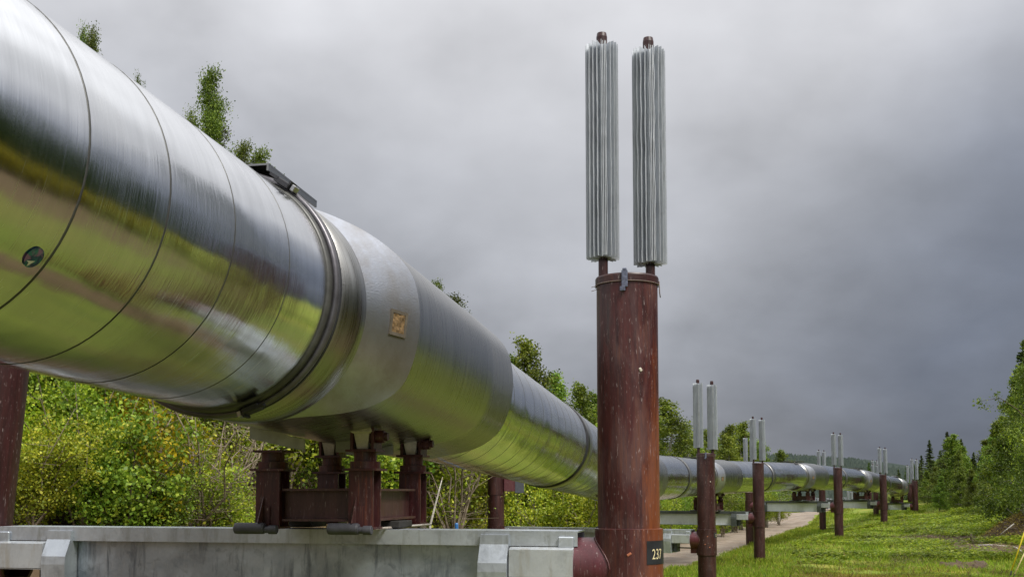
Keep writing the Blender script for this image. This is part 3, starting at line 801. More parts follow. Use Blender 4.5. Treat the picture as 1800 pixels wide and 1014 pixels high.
def saddle_proto():
    """origin at the beam top under the pipe axis; X right along the beam, Y along the pipe (away), Z up"""
    root=empty('pipe_saddle')
    LX,LY=.365,.61
    fr=MB()
    def ibeam_x(mb,x0,x1,y,z0,z1,w=.13):
        xm=(x0+x1)/2;L=x1-x0
        mb.box((xm,y,z1-.008),(L,w,.016)); mb.box((xm,y,z0+.008),(L,w,.016)); mb.box((xm,y,(z0+z1)/2),(L,.012,z1-z0-.034))
    def ibeam_y(mb,y0,y1,x,z0,z1,w=.13):
        ym=(y0+y1)/2;L=y1-y0
        mb.box((x,ym,z1-.008),(w,L,.016)); mb.box((x,ym,z0+.008),(w,L,.016)); mb.box((x,ym,(z0+z1)/2),(.012,L,z1-z0-.034))
    z0,z1=.068,.297
    ibeam_x(fr,-LX+.105,LX-.105,-LY,z0,z1); ibeam_x(fr,-LX+.105,LX-.105,LY,z0,z1)
    ibeam_y(fr,-LY+.13,LY-.13,-LX,z0,z1); ibeam_y(fr,-LY+.13,LY-.13,LX,z0,z1)
    fr.build('base_frame',M['saddle_dull'],root)
    for sx in (-1,1):
        mb=MB(); mb.box((sx*LX,0,.035),(.26,.34,.05),None,.006); mb.build('slide_pad',M['dark'],root)
    for sx in (-1,1):
        for sy in (-1,1):
            x,y=sx*LX,sy*LY; w=.188
            up=0.0 
            mb=MB()  # wide flange column
            mb.box((x,y-w/2+.008,.225),(w,.016,.39)); mb.box((x,y+w/2-.008,.225),(w,.016,.39)); mb.box((x,y,.225),(.014,w-.036,.39))
            mb.box((x,y,.022),(w+.02,w+.02,.014))
            mb.box((x-sx*.0,y-w/2-.011,.10),(.05,.006,.15))
            lg=mb.build('leg',M['saddle'],root)
            mb=MB(); mb.box((x,y,.428),(.262,.25,.016)); mb.build('flange_plate',M['saddle'],lg)
            zc=.437+up
            mb=MB(); mb.lathe([(.113,zc),(.113,zc+.048),(.085,zc+.050),(.085,zc+.115)],c=(x,y,0),n=24); mb.box((x,y-.1125,zc+.025),(.02,.004,.02)); mb.build('jack_screw',M['saddle'],lg)
            mb=MB(); mb.box((x,y,zc+.123),(.235,.22,.016)); tp=mb.build('top_plate',M['saddle'],lg)
            if sx<0 and sy<0: continue
            # clevis: two uprights with a pin, cast lug between
            za=zc+.13
            mb=MB()
            for q in (-.075,.085): mb.box((x+q,y,za+.085),(.022,.19,.17))
            mb.box((x+.005,y+.03,za+.008),(.14,.12,.016))
            mb.lathe([(.045,x+.0),(.045,x+.16),(.03,x+.162),(.03,x+.185)],c=(0,y-.03,za+.09),n=12,axis='X')
            mb.build('clevis',M['saddle'],lg)
            mb=MB()
            for (hw0,hd0,h0,hw1,hd1,h1) in ((.040,.05,za+.005,.058,.07,za+.11),(.058,.07,za+.11,.085,.085,za+.125),(.085,.085,za+.125,.035,.05,za+.23)):
                r0=[Vector((x+.0+a*hw0,y-.02+b*hd0,h0)) for a,b in ((-1,-1),(1,-1),(1,1),(-1,1))]
                r1=[Vector((x+.0+a*hw1,y-.02+b*hd1,h1)) for a,b in ((-1,-1),(1,-1),(1,1),(-1,1))]
                mb.rings([r0,r1],True,False)
            mb.build('cast_lug',M['cream'],lg)
    # gussets on the front legs
    mb=MB()
    for sx in (-1,1):
        x=sx*LX-.03; mb.add([(x-.004,-LY-.10,.06),(x-.004,-LY-.10,.24),(x-.004,-LY-.20,.06),(x+.004,-LY-.10,.06),(x+.004,-LY-.10,.24),(x+.004,-LY-.20,.06)],[(0,1,2),(5,4,3),(0,3,4,1),(1,4,5,2),(0,2,5,3)])
    mb.build('gusset',M['saddle_dull'],root)
    # rollers hung before the front feet
    for sx in (-1,1):
        mb=MB(); x=sx*LX-.10; y=-LY-.17
        mb.lathe([(.028,x-.122),(.038,x-.115),(.040,x-.10),(.040,x+.10),(.036,x+.115),(.026,x+.12)],c=(0,y,.02),n=18,axis='X')
        mb.lathe([(.024,x+.12),(.024,x+.15),(.032,x+.152),(.032,x+.21),(.026,x+.215)],c=(0,y,.012),n=14,axis='X')
        mb.build('end_roller',M['greyrubber'],root)
    mb=MB(); mb.tube([(LX+.02,-LY-.05,.012),(LX+.13,LY+.1,.012)],.009,8); mb.build('tie_bar',M['log'],root)
    # cradle end plates and belly pan that carry the pipe
    def cradle(y,x0,x1,zlo,tip):
        mb=MB(); zr=.66+PR; pts=[]
        for i in range(9):
            x=lerp(x0,x1,i/8); pts.append((x,zr-math.sqrt((PR+.03)**2-x*x)+.01))
        low=[(x1,zlo+tip*.0),(x0,zlo+tip)]
        if low[0][1]>pts[-1][1]-.01: low[0]=(x1,pts[-1][1]-.02)
        mb.prism(pts+low,y-.007,y+.007,'Y'); return mb
    cradle(-LY-.08,-.52,-.08,.56,.09).build('cradle_plate',M['skirt'],root)
    cradle(-LY+.35,.0,.16,.565,.0).build('cradle_plate',M['skirt'],root)
    cradle(LY-.1,-.2,.22,.57,.0).build('cradle_plate',M['skirt'],root)
    cradle(LY+.2,-.45,.45,.62,.0).build('cradle_plate',M['skirt'],root)
    return root
SAD=saddle_proto()
def sz(py,y): return -(py-YH)/F*y      # height of an image row at a distance (eye level is z = 0)

# ---- bent table: right post, left post, beam-top height, labels
bents=[
 dict(k=1,Rp=(.87,8.09),Lp=(-4.65,9.38),zb=-.285,top=1.615,topL=1.60),
 dict(k=2,Rp=(4.97,27.75),Lp=(-.45,30.6),zb=-.95,top=.99,topL=.98),
 dict(k=3,Rp=(10.05,44.2),Lp=(4.9,46.9),zb=-.77,top=1.19,topL=1.15),
 dict(k=4,Rp=(17.45,58.0),Lp=(13.4,61.2),zb=-.47,top=1.31,topL=1.25),
 dict(k=5,Rp=(25.35,74.0),Lp=(22.2,77.6),zb=-.52,top=1.2,topL=1.15),
 dict(k=6,Rp=(34.2,92.0),Lp=(31.6,94.2),zb=-.9,top=.98,topL=.55),
 dict(k=7,Rp=(40.2,109.5),Lp=(36.6,111),zb=-1.5,top=.85,topL=.35)]
lab_R=['nearest rust red steel post with two finned heat pipes and a black 237 patch',
 'second rust red post from the front, small dark number patch on its collar',
 'third rust red post from the front, in grass before the gravel path',
 'fourth rust red post from the front, on the grass right of the gravel path end',
 'fifth rust red post from the front, in tall grass beside the second last shiny bend',
 'sixth rust red post from the front, standing alone near the dark forest',
 'last rust red post behind the tip of the visible pipeline, half hidden by it']
lab_L=['rust red post at the left picture edge partly behind the big pipe and front crossbeam',
 'rust red post with a grey bumper box at its head, under the pipe',
 'rust red post on the far side of the pipe at the third crossbeam, mostly hidden',
 'thin rust red post showing just behind the third post, left end of the fourth crossbeam',
 'rust red post hidden behind the fourth post, finned pipes peeping out',
 'rust red post just behind and left of the fifth post, under the far pipe',
 'distant rust red post whose pale fins rise just over the far pipe']
lab_B=['nearest galvanised crossbeam across the bottom of the picture, pale clamps at both ends',
 'second galvanised crossbeam behind the nearest post, pale grey with a clamp at its right end',
 'third galvanised crossbeam with dark top flange ending at the third post',
 'fourth galvanised crossbeam over the gravel path between third and fourth posts',
 'fifth galvanised crossbeam in shade under the far pipe at the fifth post',
 'sixth galvanised crossbeam, dark and distant, joined to the sixth post',
 'farthest galvanised crossbeam hidden behind the end of the visible pipe']
lab_S=['nearest rust red four legged saddle carrying the pipe on the front crossbeam',
 'second pipe saddle, mostly hidden behind the nearest post',
 'third pipe saddle flanking the second post on the third crossbeam',
 'fourth pipe saddle on the crossbeam above the gravel path',
 'fifth pipe saddle, dark under the far pipe left of the fifth post',
 'sixth pipe saddle, distant and dark between the fifth and sixth posts',
 'farthest pipe saddle hidden behind the end of the visible pipe']
for b in bents:
    k=b['k']; A=Vector((*b['Lp'],0)); B=Vector((*b['Rp'],0)); d=(B-A).normalized()
    fy=0.0 if k>1 else R(-2)
    fy=math.atan2(d.y,d.x)*.35
    pl=None
    if k==1: pl=('237',R(-66),.27,.17,-.15,.105,.045)
    if k==2: pl=('23',R(-54),.22,.12,-.13,.085,.06)
    post(*b['Rp'],b['top'],-d,b['zb'],lab_R[k-1],near=k<=2,plate=pl,face_yaw=fy if k>1 else R(-3),rust='post_rusty' if k==1 else 'post')
    post(*b['Lp'],b['topL'],d,b['zb'],lab_L[k-1],near=k<=1,bracket=k in(2,),face_yaw=fy,lean=R(4.3) if k==1 else 0)
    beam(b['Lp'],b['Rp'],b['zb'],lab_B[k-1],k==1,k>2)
    t=SH[k]; c,u,s,up=frame_at(t)
    sd=SAD if k==1 else copy_tree(SAD)
    sd.location=(c.x,c.y,b['zb']); sd.rotation_euler=(0,0,math.atan2(-u.x,u.y))
    gap=(c.z-PR-b['zb'])/.66; sd.scale=(1,1,gap)
    tag(sd,lab_S[k-1],'saddle','pipe saddles on the crossbeams')
# far posts seen under and over the pipe
far=[(1376,122,871),(1433,124,871),(1456,121,872),(1481,120,870),(1492,116,860),(1537,99,806),(1571,118,833)]
flab=['tiny pale finned post beyond the fourth crossbeam, left of its saddle','tiny pale finned post seen just right of the fourth saddle',
 'tiny pale finned post close left of the fourth post under the pipe','tiny pale finned post just right of the fourth post under the pipe',
 'tiny pale finned post left of the fifth saddle under the pipe','distant finned post rising over the pipe just left of the fifth post',
 'distant finned post over the pipe between the fifth and sixth posts']
for (px,Y,py),lb in zip(far,flab):
    zt=sz(py,Y)-2.0
    post((px-900)/F*Y,Y,zt,None,zt-1.9,lb,collar=False)
for h in HP:
    for c in list(h.children): bpy.data.objects.remove(c)
    bpy.data.objects.remove(h)

# ------------------------------------------------------------------ vegetation
def leaf_quads(C,size,rg,flat=.0,asp=.62):
    n=len(C); C=np.asarray(C)
    d=rg.normal(size=(n,3)); d/=np.linalg.norm(d,axis=1)[:,None]
    nn=rg.normal(size=(n,3)); nn[:,2]+=flat; s=np.cross(d,nn); s/=np.linalg.norm(s,axis=1)[:,None]+1e-9
    sz_=(size*rg.uniform(.6,1.35,n))[:,None]
    a=C-d*sz_*.5; b=C+s*sz_*asp*.5; c=C+d*sz_*.5; e=C-s*sz_*asp*.5
    V=np.stack([a,b,c,e],1).reshape(-1,3); Q=np.arange(4*n).reshape(n,4)
    return V,Q
def birch_mesh(h,spread,nleaf,seed,leaf=.09,bare=.22,dens=1,slim=1.0,droop=.35):
    rg=np.random.default_rng(seed); mb=MB()
    pts=[];w=np.zeros(2)
    for i in range(9):
        f=i/8; w=w+rg.normal(size=2)*.012*h; pts.append((w[0]*f,w[1]*f,h*f))
    r0=.011*h+.02
    mb.tube(pts,[r0*(1-.9*i/8) for i in range(9)],7)
    def tp(f):
        i=min(7,int(f*8)); t=f*8-i; return np.array(pts[i])*(1-t)+np.array(pts[i+1])*t
    cl=[];wt=[]
    nl=int(62*dens)
    for k in range(nl):
        f=bare+(1-bare)*((k+rg.uniform(0,1))/nl)**.9
        L=spread*((1-f)**.75*slim+.12)*rg.uniform(.55,1.2); a=rg.uniform(0,2*math.pi)+k*2.4
        st=tp(min(.99,f)); up=rg.uniform(.35,1.0)
        d=np.array([math.cos(a),math.sin(a),up]); d/=np.linalg.norm(d)
        P=[st]
        for q in range(1,5):
            t=q/4; P.append(st+d*L*t+np.array([0,0,-droop*L*t*t])+rg.normal(size=3)*.03*L)
        mb.tube([tuple(p) for p in P],[max(.004,.25*r0*(1-f)+.006)*(1-.8*q/4) for q in range(5)],4,False)
        for q in range(int(7+L*5)):
            t=rg.uniform(.25,1.05); i=min(3,int(t*4)); tt=t*4-i
            cl.append(P[i]*(1-tt)+P[i+1]*tt+rg.normal(size=3)*.10*L*.8); wt.append(.06*h*rg.uniform(.3,1)*.35+.05)
    for q in range(26): cl.append(tp(rg.uniform(.78,1.0))+rg.normal(size=3)*.12); wt.append(rg.uniform(.05,.14))
    cl=np.array(cl);wt=np.array(wt)
    idx=rg.integers(0,len(cl),nleaf)
    C=cl[idx]+np.clip(rg.normal(size=(nleaf,3)),-2.0,2.0)*(wt[idx]*(1.15-.5*np.clip(cl[idx][:,2]/h,0,1)))[:,None]*np.array([1,1,1.15])
    V,Q=leaf_quads(C,leaf,rg)
    return mb,V,Q
def spruce_mesh(h,rad,seed,nleaf=15000,leaf=.135):
    rg=np.random.default_rng(seed); mb=MB()
    mb.tube([(0,0,0),(.01*h,0,h*.5),(0,0,h)],[.012*h+.03,.007*h+.02,.006],6)
    C=[];D=[]
    nb=int(h*30)
    per=max(6,nleaf//nb)
    for k in range(nb):
        f=.06+.93*(k+rg.uniform(0,1))/nb; L=rad*((1-f)**.85+.04)*rg.uniform(.6,1.15); a=rg.uniform(0,2*math.pi)
        z=h*f; dr=rg.uniform(.05,.45)
        t=rg.uniform(.02,1,per)**.8
        x=np.cos(a)*L*t;y=np.sin(a)*L*t;zz=z-dr*L*t+.18*L*t*t
        side=rg.normal(size=per)*.13*L*(1.1-t)
        C.append(np.stack([x-np.sin(a)*side,y+np.cos(a)*side,zz-np.abs(rg.normal(size=per))*.05*L],1))
        if k%3==0: mb.tube([(0,0,z),(math.cos(a)*L*.9,math.sin(a)*L*.9,z-dr*L*.85+.14*L)],[.012,.004],4,False)
    zt=rg.uniform(.8,1.0,260)*h; C.append(np.stack([rg.normal(size=260)*.035*(1.3-zt/h)*4*rad*.3,rg.normal(size=260)*.035*(1.3-zt/h)*4*rad*.3,zt],1))
    C=np.concatenate(C)
    V,Q=leaf_quads(C,leaf,rg,asp=.45)
    return mb,V,Q
def shrub_mesh(h,rad,seed,nleaf=7000,leaf=.075,stems=9,lean=0):
    rg=np.random.default_rng(seed); mb=MB(); cl=[];wt=[]
    for k in range(stems):
        a=rg.uniform(0,2*math.pi); L=h*rg.uniform(.6,1.05); out=rad*rg.uniform(.25,1.0)
        P=[np.array([rg.normal()*.08,rg.normal()*.08,-.1])]
        for q in range(1,6):
            t=q/5; P.append(np.array([math.cos(a)*out*t**1.4+lean*t*h,math.sin(a)*out*t**1.4,L*t])+rg.normal(size=3)*.05*h*t)
        mb.tube([tuple(p) for p in P],[.028*(1-.85*q/5)+.004 for q in range(6)],5,False)
        for b in range(9):
            t=rg.uniform(.25,1); i=min(4,int(t*5)); tt=t*5-i; st=P[i]*(1-tt)+P[i+1]*tt
            bl=rad*rg.uniform(.25,.6); bd=rg.normal(size=3); bd[2]=abs(bd[2])*.6; bd/=np.linalg.norm(bd)
            mb.tube([tuple(st),tuple(st+bd*bl)],[.008,.003],3,False)
            for c in range(5):
                u_=rg.uniform(.3,1.1); cl.append(st+bd*bl*u_+rg.normal(size=3)*.06*rad); wt.append(rg.uniform(.035,.10)*rad+.03)
    cl=np.array(cl);wt=np.array(wt); idx=rg.integers(0,len(cl),nleaf)
    C=cl[idx]+rg.normal(size=(nleaf,3))*wt[idx][:,None]; C[:,2]=np.maximum(C[:,2],.02)
    V,Q=leaf_quads(C,leaf,rg,asp=.72,flat=.3)
    return mb,V,Q
class Kind:
    def __init__(s,name,gen,leafmat,barkmat,cat,crown='crown',trunk='trunk'):
        mb,V,Q=gen; s.h=float(np.percentile(V[:,2],99.2 if 'forest' in leafmat or leafmat=='edgeleaf' else 99.7)); s.name=name; s.cat=cat; s.tn=trunk; s.cn=crown
        s.tm=mb.mesh(name+'_'+trunk,M[barkmat]); s.cm=np_mesh(name+'_'+crown,V,Q,M[leafmat])
    def put(s,x,y,sc,label,group=None,rz=None,z=None,szz=None,name=None,top=None):
        if top is not None: sc=max(.2,(top-(ground(x,y) if z is None else z)+.05)/s.h); szz=1
        o=empty(name or s.name,(x,y,(ground(x,y) if z is None else z)-.05),random.uniform(0,6.28) if rz is None else rz)
        o.scale=(sc,sc,sc*(szz or random.uniform(.92,1.08)))
        link(s.tn,s.tm,o); link(s.cn,s.cm,o); tag(o,label,s.cat,group); return o
BI=[Kind('birch_tree',birch_mesh(9,2.1,11000,21,.11),'birchleaf','birch','tree'),
    Kind('birch_tree',birch_mesh(9,1.7,9000,22,.11,.3),'birchleaf','birch','tree'),
    Kind('birch_tree',birch_mesh(9,2.6,13000,23,.12,.12),'birchleaf','birch','tree')]
BN=[Kind('birch_tree',birch_mesh(9,2.0,26000,24,.062),'birchdark','birch','tree'),Kind('birch_tree',birch_mesh(9,1.6,22000,25,.062,.3),'birchdark','birch','tree')]
ED=[Kind('birch_tree',birch_mesh(9,2.3,20000,31,.15,.06),'edgeleaf','birch','tree'),
    Kind('birch_tree',birch_mesh(9,2.0,20000,32,.15,.04,slim=1.25),'edgeleaf','birch','tree')]
SP=[Kind('spruce_tree',spruce_mesh(9,1.9,41),'spruce','brown','tree'),Kind('spruce_tree',spruce_mesh(9,1.35,42),'spruce','brown','tree')]
SHB=[Kind('willow_shrub',shrub_mesh(3,1.6,51,13000,.070,12),'shrub','twig','shrub','foliage','stems'),
     Kind('willow_shrub',shrub_mesh(3,1.4,52,11500,.066,9,.12),'shrub','twig','shrub','foliage','stems'),
     Kind('alder_shrub',shrub_mesh(3.2,1.6,53,9000,.100,11),'alder','brown','shrub','foliage','stems'),
     Kind('alder_shrub',shrub_mesh(3.2,1.5,54,12500,.066,12),'alder','twig','shrub','foliage','stems'),
     Kind('yellow_shrub',shrub_mesh(2.2,.8,55,5000,.055,7),'autumn','twig','shrub','foliage','stems')]
def X(px,Y): return (px-900)/F*Y

SHB.append(Kind('bare_shrub',shrub_mesh(3,1.5,58,500,.06,16),'shrub','twig','shrub','foliage','stems'))
# left bank shrubs behind the pipe: (image column, distance, kind, scale, label)
GB='shrubs on the bank behind the pipe'
bank=[
 (60,12.6,0,.5,'lowest willow sprouting right behind the left clamp of the front beam'),
 (100,14.0,2,.7,'dark low alder beside the leaning edge post'),
 (275,14.2,3,.5,'low alder over the beam left of the straw patch'),
 (120,19.0,5,1.25,'half bare grey shrub with tangled twigs high on the left bank'),
 (355,15.2,5,.85,'tangle of grey bare twigs left of the saddle'),
 (400,17.5,5,1.0,'leafless grey shrub leaning behind the front left saddle leg'),
 (800,30,5,1.3,'bare brown shrub over the shaded earth right of the saddle'),
 (75,13.2,1,.62,'low willow at the foot of the left edge post'),
 (150,13.4,3,.60,'low green alder just over the front beam near its left clamp'),
 (225,13.8,2,.58,'low dark alder over the front beam left of the bare earth'),
 (60,14.2,3,.75,'small alder beside the left edge post, partly behind the pipe edge'),
 (410,15.5,0,.55,'low willow just left of the front left saddle leg'),
 (55,15.5,2,.95,'dark leafed shrub right beside the post at the left picture edge'),
 (120,14.6,0,.85,'bright yellow green shrub low above the left clamp of the front beam'),
 (60,18,0,1.25,'tall yellow green willow behind the left edge post'),
 (150,17.5,1,1.2,'leaning yellow green willow shrub with a pale slender stem'),
 (205,15.5,0,.8,'low bright willow shrub in the middle of the left bank'),
 (245,17.0,2,1.05,'deep green alder shrub left of the yellowing bush'),
 (268,14.5,4,1.12,'small golden yellow autumn bush under the pipe'),
 (318,18.0,3,1.0,'green alder shrub behind the golden bush'),
 (385,19.5,1,1.15,'yellow green willow leaning toward the saddle legs'),
 (345,16.5,0,.62,'low lime green bush in front of bare earth left of the saddle'),
 (110,21,2,1.1,'tall dark alder on top of the left bank'),
 (215,22,3,1.0,'broad alder crown high on the bank behind the willows'),
 (310,23,0,1.05,'light willow crown on the bank right below the clamp ring'),
 (430,22,2,1.3,'alder shrub just behind the front left saddle leg'),
 (505,24,0,1.25,'sunny willow seen between the front saddle legs'),
 (570,25,3,1.25,'green shrub seen behind the rear saddle leg'),
 (640,28,0,1.35,'willow shrub behind the right front saddle leg'),
 (690,30,2,1.5,'shrub seen between the two right saddle legs'),
 (765,31,0,1.35,'leafy shrub right of the saddle with the bare stick before it'),
 (800,36,3,1.35,'shaded dark shrub over the bare earth right of the saddle'),
 (838,33,1,1.3,'narrow bright shrub touching the left side of the bumper post'),
 (905,35,2,1.3,'shrub right of the bumper post below the pipe'),
 (945,33,0,1.1,'bright willow low behind the front beam right of the bumper post'),
 (985,36,3,1.4,'green shrub under the sagging pipe left of the nearest post'),
 (1020,34,1,1.1,'yellowish shrub just left of the nearest post'),
 (880,42,3,1.7,'tall dense shrub behind the bumper post'),
 (965,44,2,1.7,'tall alder behind the bank near the nearest post'),
 (1040,46,0,1.5,'pale willow directly behind the nearest post')]
for px,Y,k,sc,lb in bank:
    SHB[k].put(X(px,Y),Y,sc,lb,GB)
# trees above and behind the pipe on the left
def TT(K,px,Y,row,label,group='trees behind the pipeline',rz=None,wide=1.0):
    o=K.put(X(px,Y),Y,1,label,group,rz=rz,top=sz(row,Y)); o.scale=(o.scale[0]*wide,o.scale[1]*wide,o.scale[2]); return o
TT(BN[0],338,27,106,'tall birch whose ragged top stands clear above the big pipe',rz=.6,wide=.8)
TT(BN[1],372,27.5,150,'birch leaning out just right of the tallest one above the pipe',rz=2.2,wide=.7)
TT(BN[1],310,28,176,'slim birch beside the tall one, lower top just left of it above the pipe',wide=.7)
TT(BN[0],402,29,240,'birch with a low rounded top peeking over the pipe by the clamp ring',wide=.8)
TT(BN[0],430,29.5,256,'low birch top touching the plate over the clamp ring')
TT(BN[1],145,23,36,'birch whose small twig shows over the pipe at the upper left',wide=.55)
TT(BN[1],112,24,22,'birch with the sparse topmost twig at the upper left corner',wide=.5,rz=1)
TT(BN[1],216,25,114,'birch whose tip barely shows over the pipe between the left birches',wide=.35)
TT(BN[0],756,36,491,'birch top showing above the pipe cover right of the hole',wide=.75)
TT(BN[0],788,37,514,'lower birch top sinking behind the pipe cover',wide=1.25,rz=2)
TT(BI[0],930,43,596,'pointed birch standing above the pipe left of the nearest post')
TT(BI[1],903,45,628,'thin birch just left of the pointed birch')
for i,(px,Y,row,kd,lb) in enumerate([
 (958,52,664,'S','dark spruce close right of the pointed birch above the pipe'),
 (985,56,654,'B','rounded bluish green tree in the group left of the nearest post'),
 (1012,58,676,'B','tree near the left side of the nearest post'),
 (1040,60,692,'B','tree half hidden behind the left edge of the nearest post'),
 (975,60,690,'B','green birch low in the group left of the nearest post'),
 (1030,64,704,'B','birch in the back row left of the nearest post'),
 (1182,66,702,'B','airy birch standing between the nearest and second posts'),
 (1166,70,738,'B','birch crown touching the right side of the nearest post'),
 (1205,70,745,'B','lower birch crown left of the second post'),
 (1222,72,775,'B','low birch crown just left of the second post'),
 (1248,74,752,'B','birch seen between the twin finned pipes of the second post'),
 (1274,80,747,'B','birch right behind the second post on its right'),
 (1287,79,765,'B','low birch between the second post and the tallest one before the third'),
 (1300,82,742,'B','tallest birch between the second and third posts'),
 (1318,84,756,'B','birch just left of the third post'),
 (1345,88,774,'B','birch just right of the third post'),
 (1366,92,792,'B','last low birch before the open hill view'),
 (1195,76,765,'B','birch in the second row between the nearest and second posts'),
 (1262,86,770,'B','birch in the second row behind the second post'),
 (1330,94,778,'B','birch in the second row behind the third post'),
 (1100,66,700,'B','birch hidden mostly by the nearest post'),
 (1130,72,710,'S','spruce hidden mostly by the nearest post')]):
    TT((SP if kd=='S' else BI)[i%2],px,Y,row,lb,wide=1.6 if Y>60 else 1.25)
# low willows along the tree foot beyond the path
rg=random.Random(12)
for px,Y in [(1165,58),(1190,61),(1215,63),(1240,67),(1268,72),(1292,77),(1315,82),(1340,88),(1368,96),(1178,66),(1228,72),(1280,82),(1330,92)]:
    k=rg.choice([0,1,3]); SHB[k].put(X(px,Y),Y,rg.uniform(.8,1.15),'bright willow in the thicket under the birches beyond the gravel path','thicket beyond the path')
# right forest
GF='trees of the right hand forest'
fr=[(1619,118,801,'S','dark spruce at the left end of the right hand forest'),
 (1634,112,774,'S','tall spire shaped spruce left in the right hand forest'),
 (1653,108,792,'S','shorter spruce behind the spire shaped one'),
 (1676,92,766,'E','birch with a white leaning trunk in the forest edge'),
 (1666,100,760,'S','tallest spruce in the middle of the right hand forest'),
 (1690,98,772,'S','dark pointed spruce right of the tallest one'),
 (1640,100,822,'E','rounded low birch at the forest edge behind the sixth post'),
 (1658,96,806,'E','low leafy tree at the forest edge'),
 (1700,95,786,'E','birch right of the dark pointed spruce'),
 (1711,102,795,'S','spruce with a narrow top at the forest gap'),
 (1723,98,803,'E','small birch in the gap of the forest'),
 (1737,90,797,'E','birch closing the gap of the forest beside the big edge tree'),
 (1752,80,770,'E','low birch left of the big edge tree'),
 (1765,72,735,'E','slender birch with a thin pale trunk near the big edge tree'),
 (1622,108,835,'E','low tree right behind the sixth post'),
 (1628,104,828,'E','low birch in the forest edge just right of the sixth post'),
 (1648,90,838,'E','low bushy birch in front of the spire spruce'),
 (1686,88,822,'E','low birch in front of the dark pointed spruce'),
 (1712,86,826,'E','low birch at the foot of the forest gap'),
 (1682,90,790,'B','slim birch with bare white stem in the forest edge'),
 (1730,84,812,'B','thin birch with pale stem before the forest gap')]
for i,(px,Y,row,kd,lb) in enumerate(fr):
    TT((SP if kd=='S' else BI[:2] if kd=='B' else ED)[i%2],px,Y,row,lb,GF,wide=1.35 if kd=='S' else 1.25)
big=Kind('birch_tree',birch_mesh(11,3.0,36000,77,.11,.16,1.3,1.15),'edgeleaf','birch','tree')
TT(big,1826,52,590,'largest dark tree at the right picture edge, running out of the picture',GF,wide=.8)
TT(ED[1],1796,56,650,'dense tree just inside the right picture edge',GF,wide=.9)
TT(SP[0],1806,58,600,'dark spruce behind the big tree at the right picture edge',GF)
TT(ED[0],1778,60,700,'birch left of the big edge tree, lower crown',GF)
# the reaching branch belongs to a thin birch in front of the big tree
def reach_branch():
    rg=np.random.default_rng(5); Y=50; mb=MB()
    x0,xe=X(1815,Y),X(1722,Y); zb=ground(x0,Y); root=empty('birch_tree',(x0,Y,zb)); z1=sz(715,Y)-zb; z2=sz(692,Y)-zb
    mb.tube([(0,0,0),(.05,0,2),(.1,.0,z1+1.5)],[.09,.07,.03],7)
    P=[np.array([.05,0,z1-.9]),np.array([-.7,-.1,z1-.1]),np.array([-1.5,-.15,z2-.2]),np.array([xe-x0,-.1,z1+.25])]
    mb.tube([tuple(p) for p in P],[.035,.022,.014,.006],5)
    C=[]
    for c,s,nn in ((P[3],.16,45),(P[3]+np.array([.25,0,-.3]),.14,35),(P[2]+np.array([-.1,0,.1]),.14,40),(P[2]+np.array([.1,0,-.5]),.18,60),(P[1]+np.array([.0,0,-.8]),.25,110),(P[1]+np.array([-.35,0,-1.2]),.22,80),(P[1]+np.array([.2,0,-1.6]),.35,180),(P[0]+np.array([0,0,.6]),.4,300),(P[0]+np.array([-.2,0,-.5]),.45,300),(P[0]+np.array([-.5,0,-2.0]),.4,160)):
        C.append(c+rg.normal(size=(nn,3))*s)
    V,Q=leaf_quads(np.concatenate(C),.11,rg)
    link('trunk',mb.mesh('branch_trunk',M['brown']),root); link('crown',np_mesh('branch_crown',V,Q,M['birchleaf']),root)
    tag(root,'thin birch at the right edge stretching one leafy branch into the sky','tree','trees of the right hand forest')
reach_branch()
# deeper forest: individual stems that read as one dark mass
rg=random.Random(3)
pts=[]
for i in range(120):
    Y=rg.uniform(88,150); px=rg.uniform(1622,1860)
    lim=1628 if Y>100 else 1660
    if px<lim: px+=40
    K=rg.choice([SP[0],SP[1],SP[0],ED[0],BI[1],ED[1]])
    oo=K.put(X(px,Y),Y,1,'tree in the dark inner rows of the right hand forest','inner trees of the right hand forest',top=sz(rg.uniform(796,838) if px<1740 else rg.uniform(740,800),Y)); oo.scale=(oo.scale[0]*1.25,oo.scale[1]*1.25,oo.scale[2])
for i in range(16):
    Y=rg.uniform(150,230); px=rg.uniform(1520,1650); K=rg.choice(SP)
    K.put(X(px,Y),Y,1,'distant spruce standing below the hill beyond the far pipe bend','distant spruces below the hill',top=sz(rg.uniform(812,850),Y))

# woods and hedge on the camera side of the clearing, mirrored in the pipe
def merged(kinds,spots,name,label,leafmat):
    Vs=[];Qs=[];off=0
    for k,(x,y,sc) in spots:
        me=kinds[k].cm; n=len(me.vertices); co=np.empty(n*3,dtype=np.float32); me.vertices.foreach_get('co',co); co=co.reshape(-1,3)
        q=np.empty(len(me.loops),dtype=np.int32); me.loops.foreach_get('vertex_index',q); q=q.reshape(-1,4)
        st=2; q=q[::st]; 
        a=rg.uniform(0,6.28); c,s=math.cos(a),math.sin(a)
        ctr=co[q].mean(1,keepdims=True); v=(co[q]-ctr)*1.8+ctr; v=v.reshape(-1,3)*sc
        v=np.stack([v[:,0]*c-v[:,1]*s+x,v[:,0]*s+v[:,1]*c+y,v[:,2]+ground(x,y)],1)
        Vs.append(v); m=len(v); Qs.append(np.arange(m).reshape(-1,4)+off); off+=m
    o=link(name,np_mesh(name,np.concatenate(Vs),np.concatenate(Qs),M[leafmat])); tag(o,label,'trees' if 'wood' in name else 'bushes',None,'stuff')
sp=[(rg.choice([0,1]),(rg.uniform(19,30),y,rg.uniform(1.25,1.7))) for y in np.arange(-36,30,.75)]
merged(SP,sp,'spruce_wood','dark spruce wood along the camera side of the clearing','spruce')
sp=[(rg.choice([0,1]),(14.5+rg.uniform(-.8,.8)+(max(0,y-12)*.25),y,rg.uniform(.75,1.0))) for y in np.arange(-26,24,1.1)]
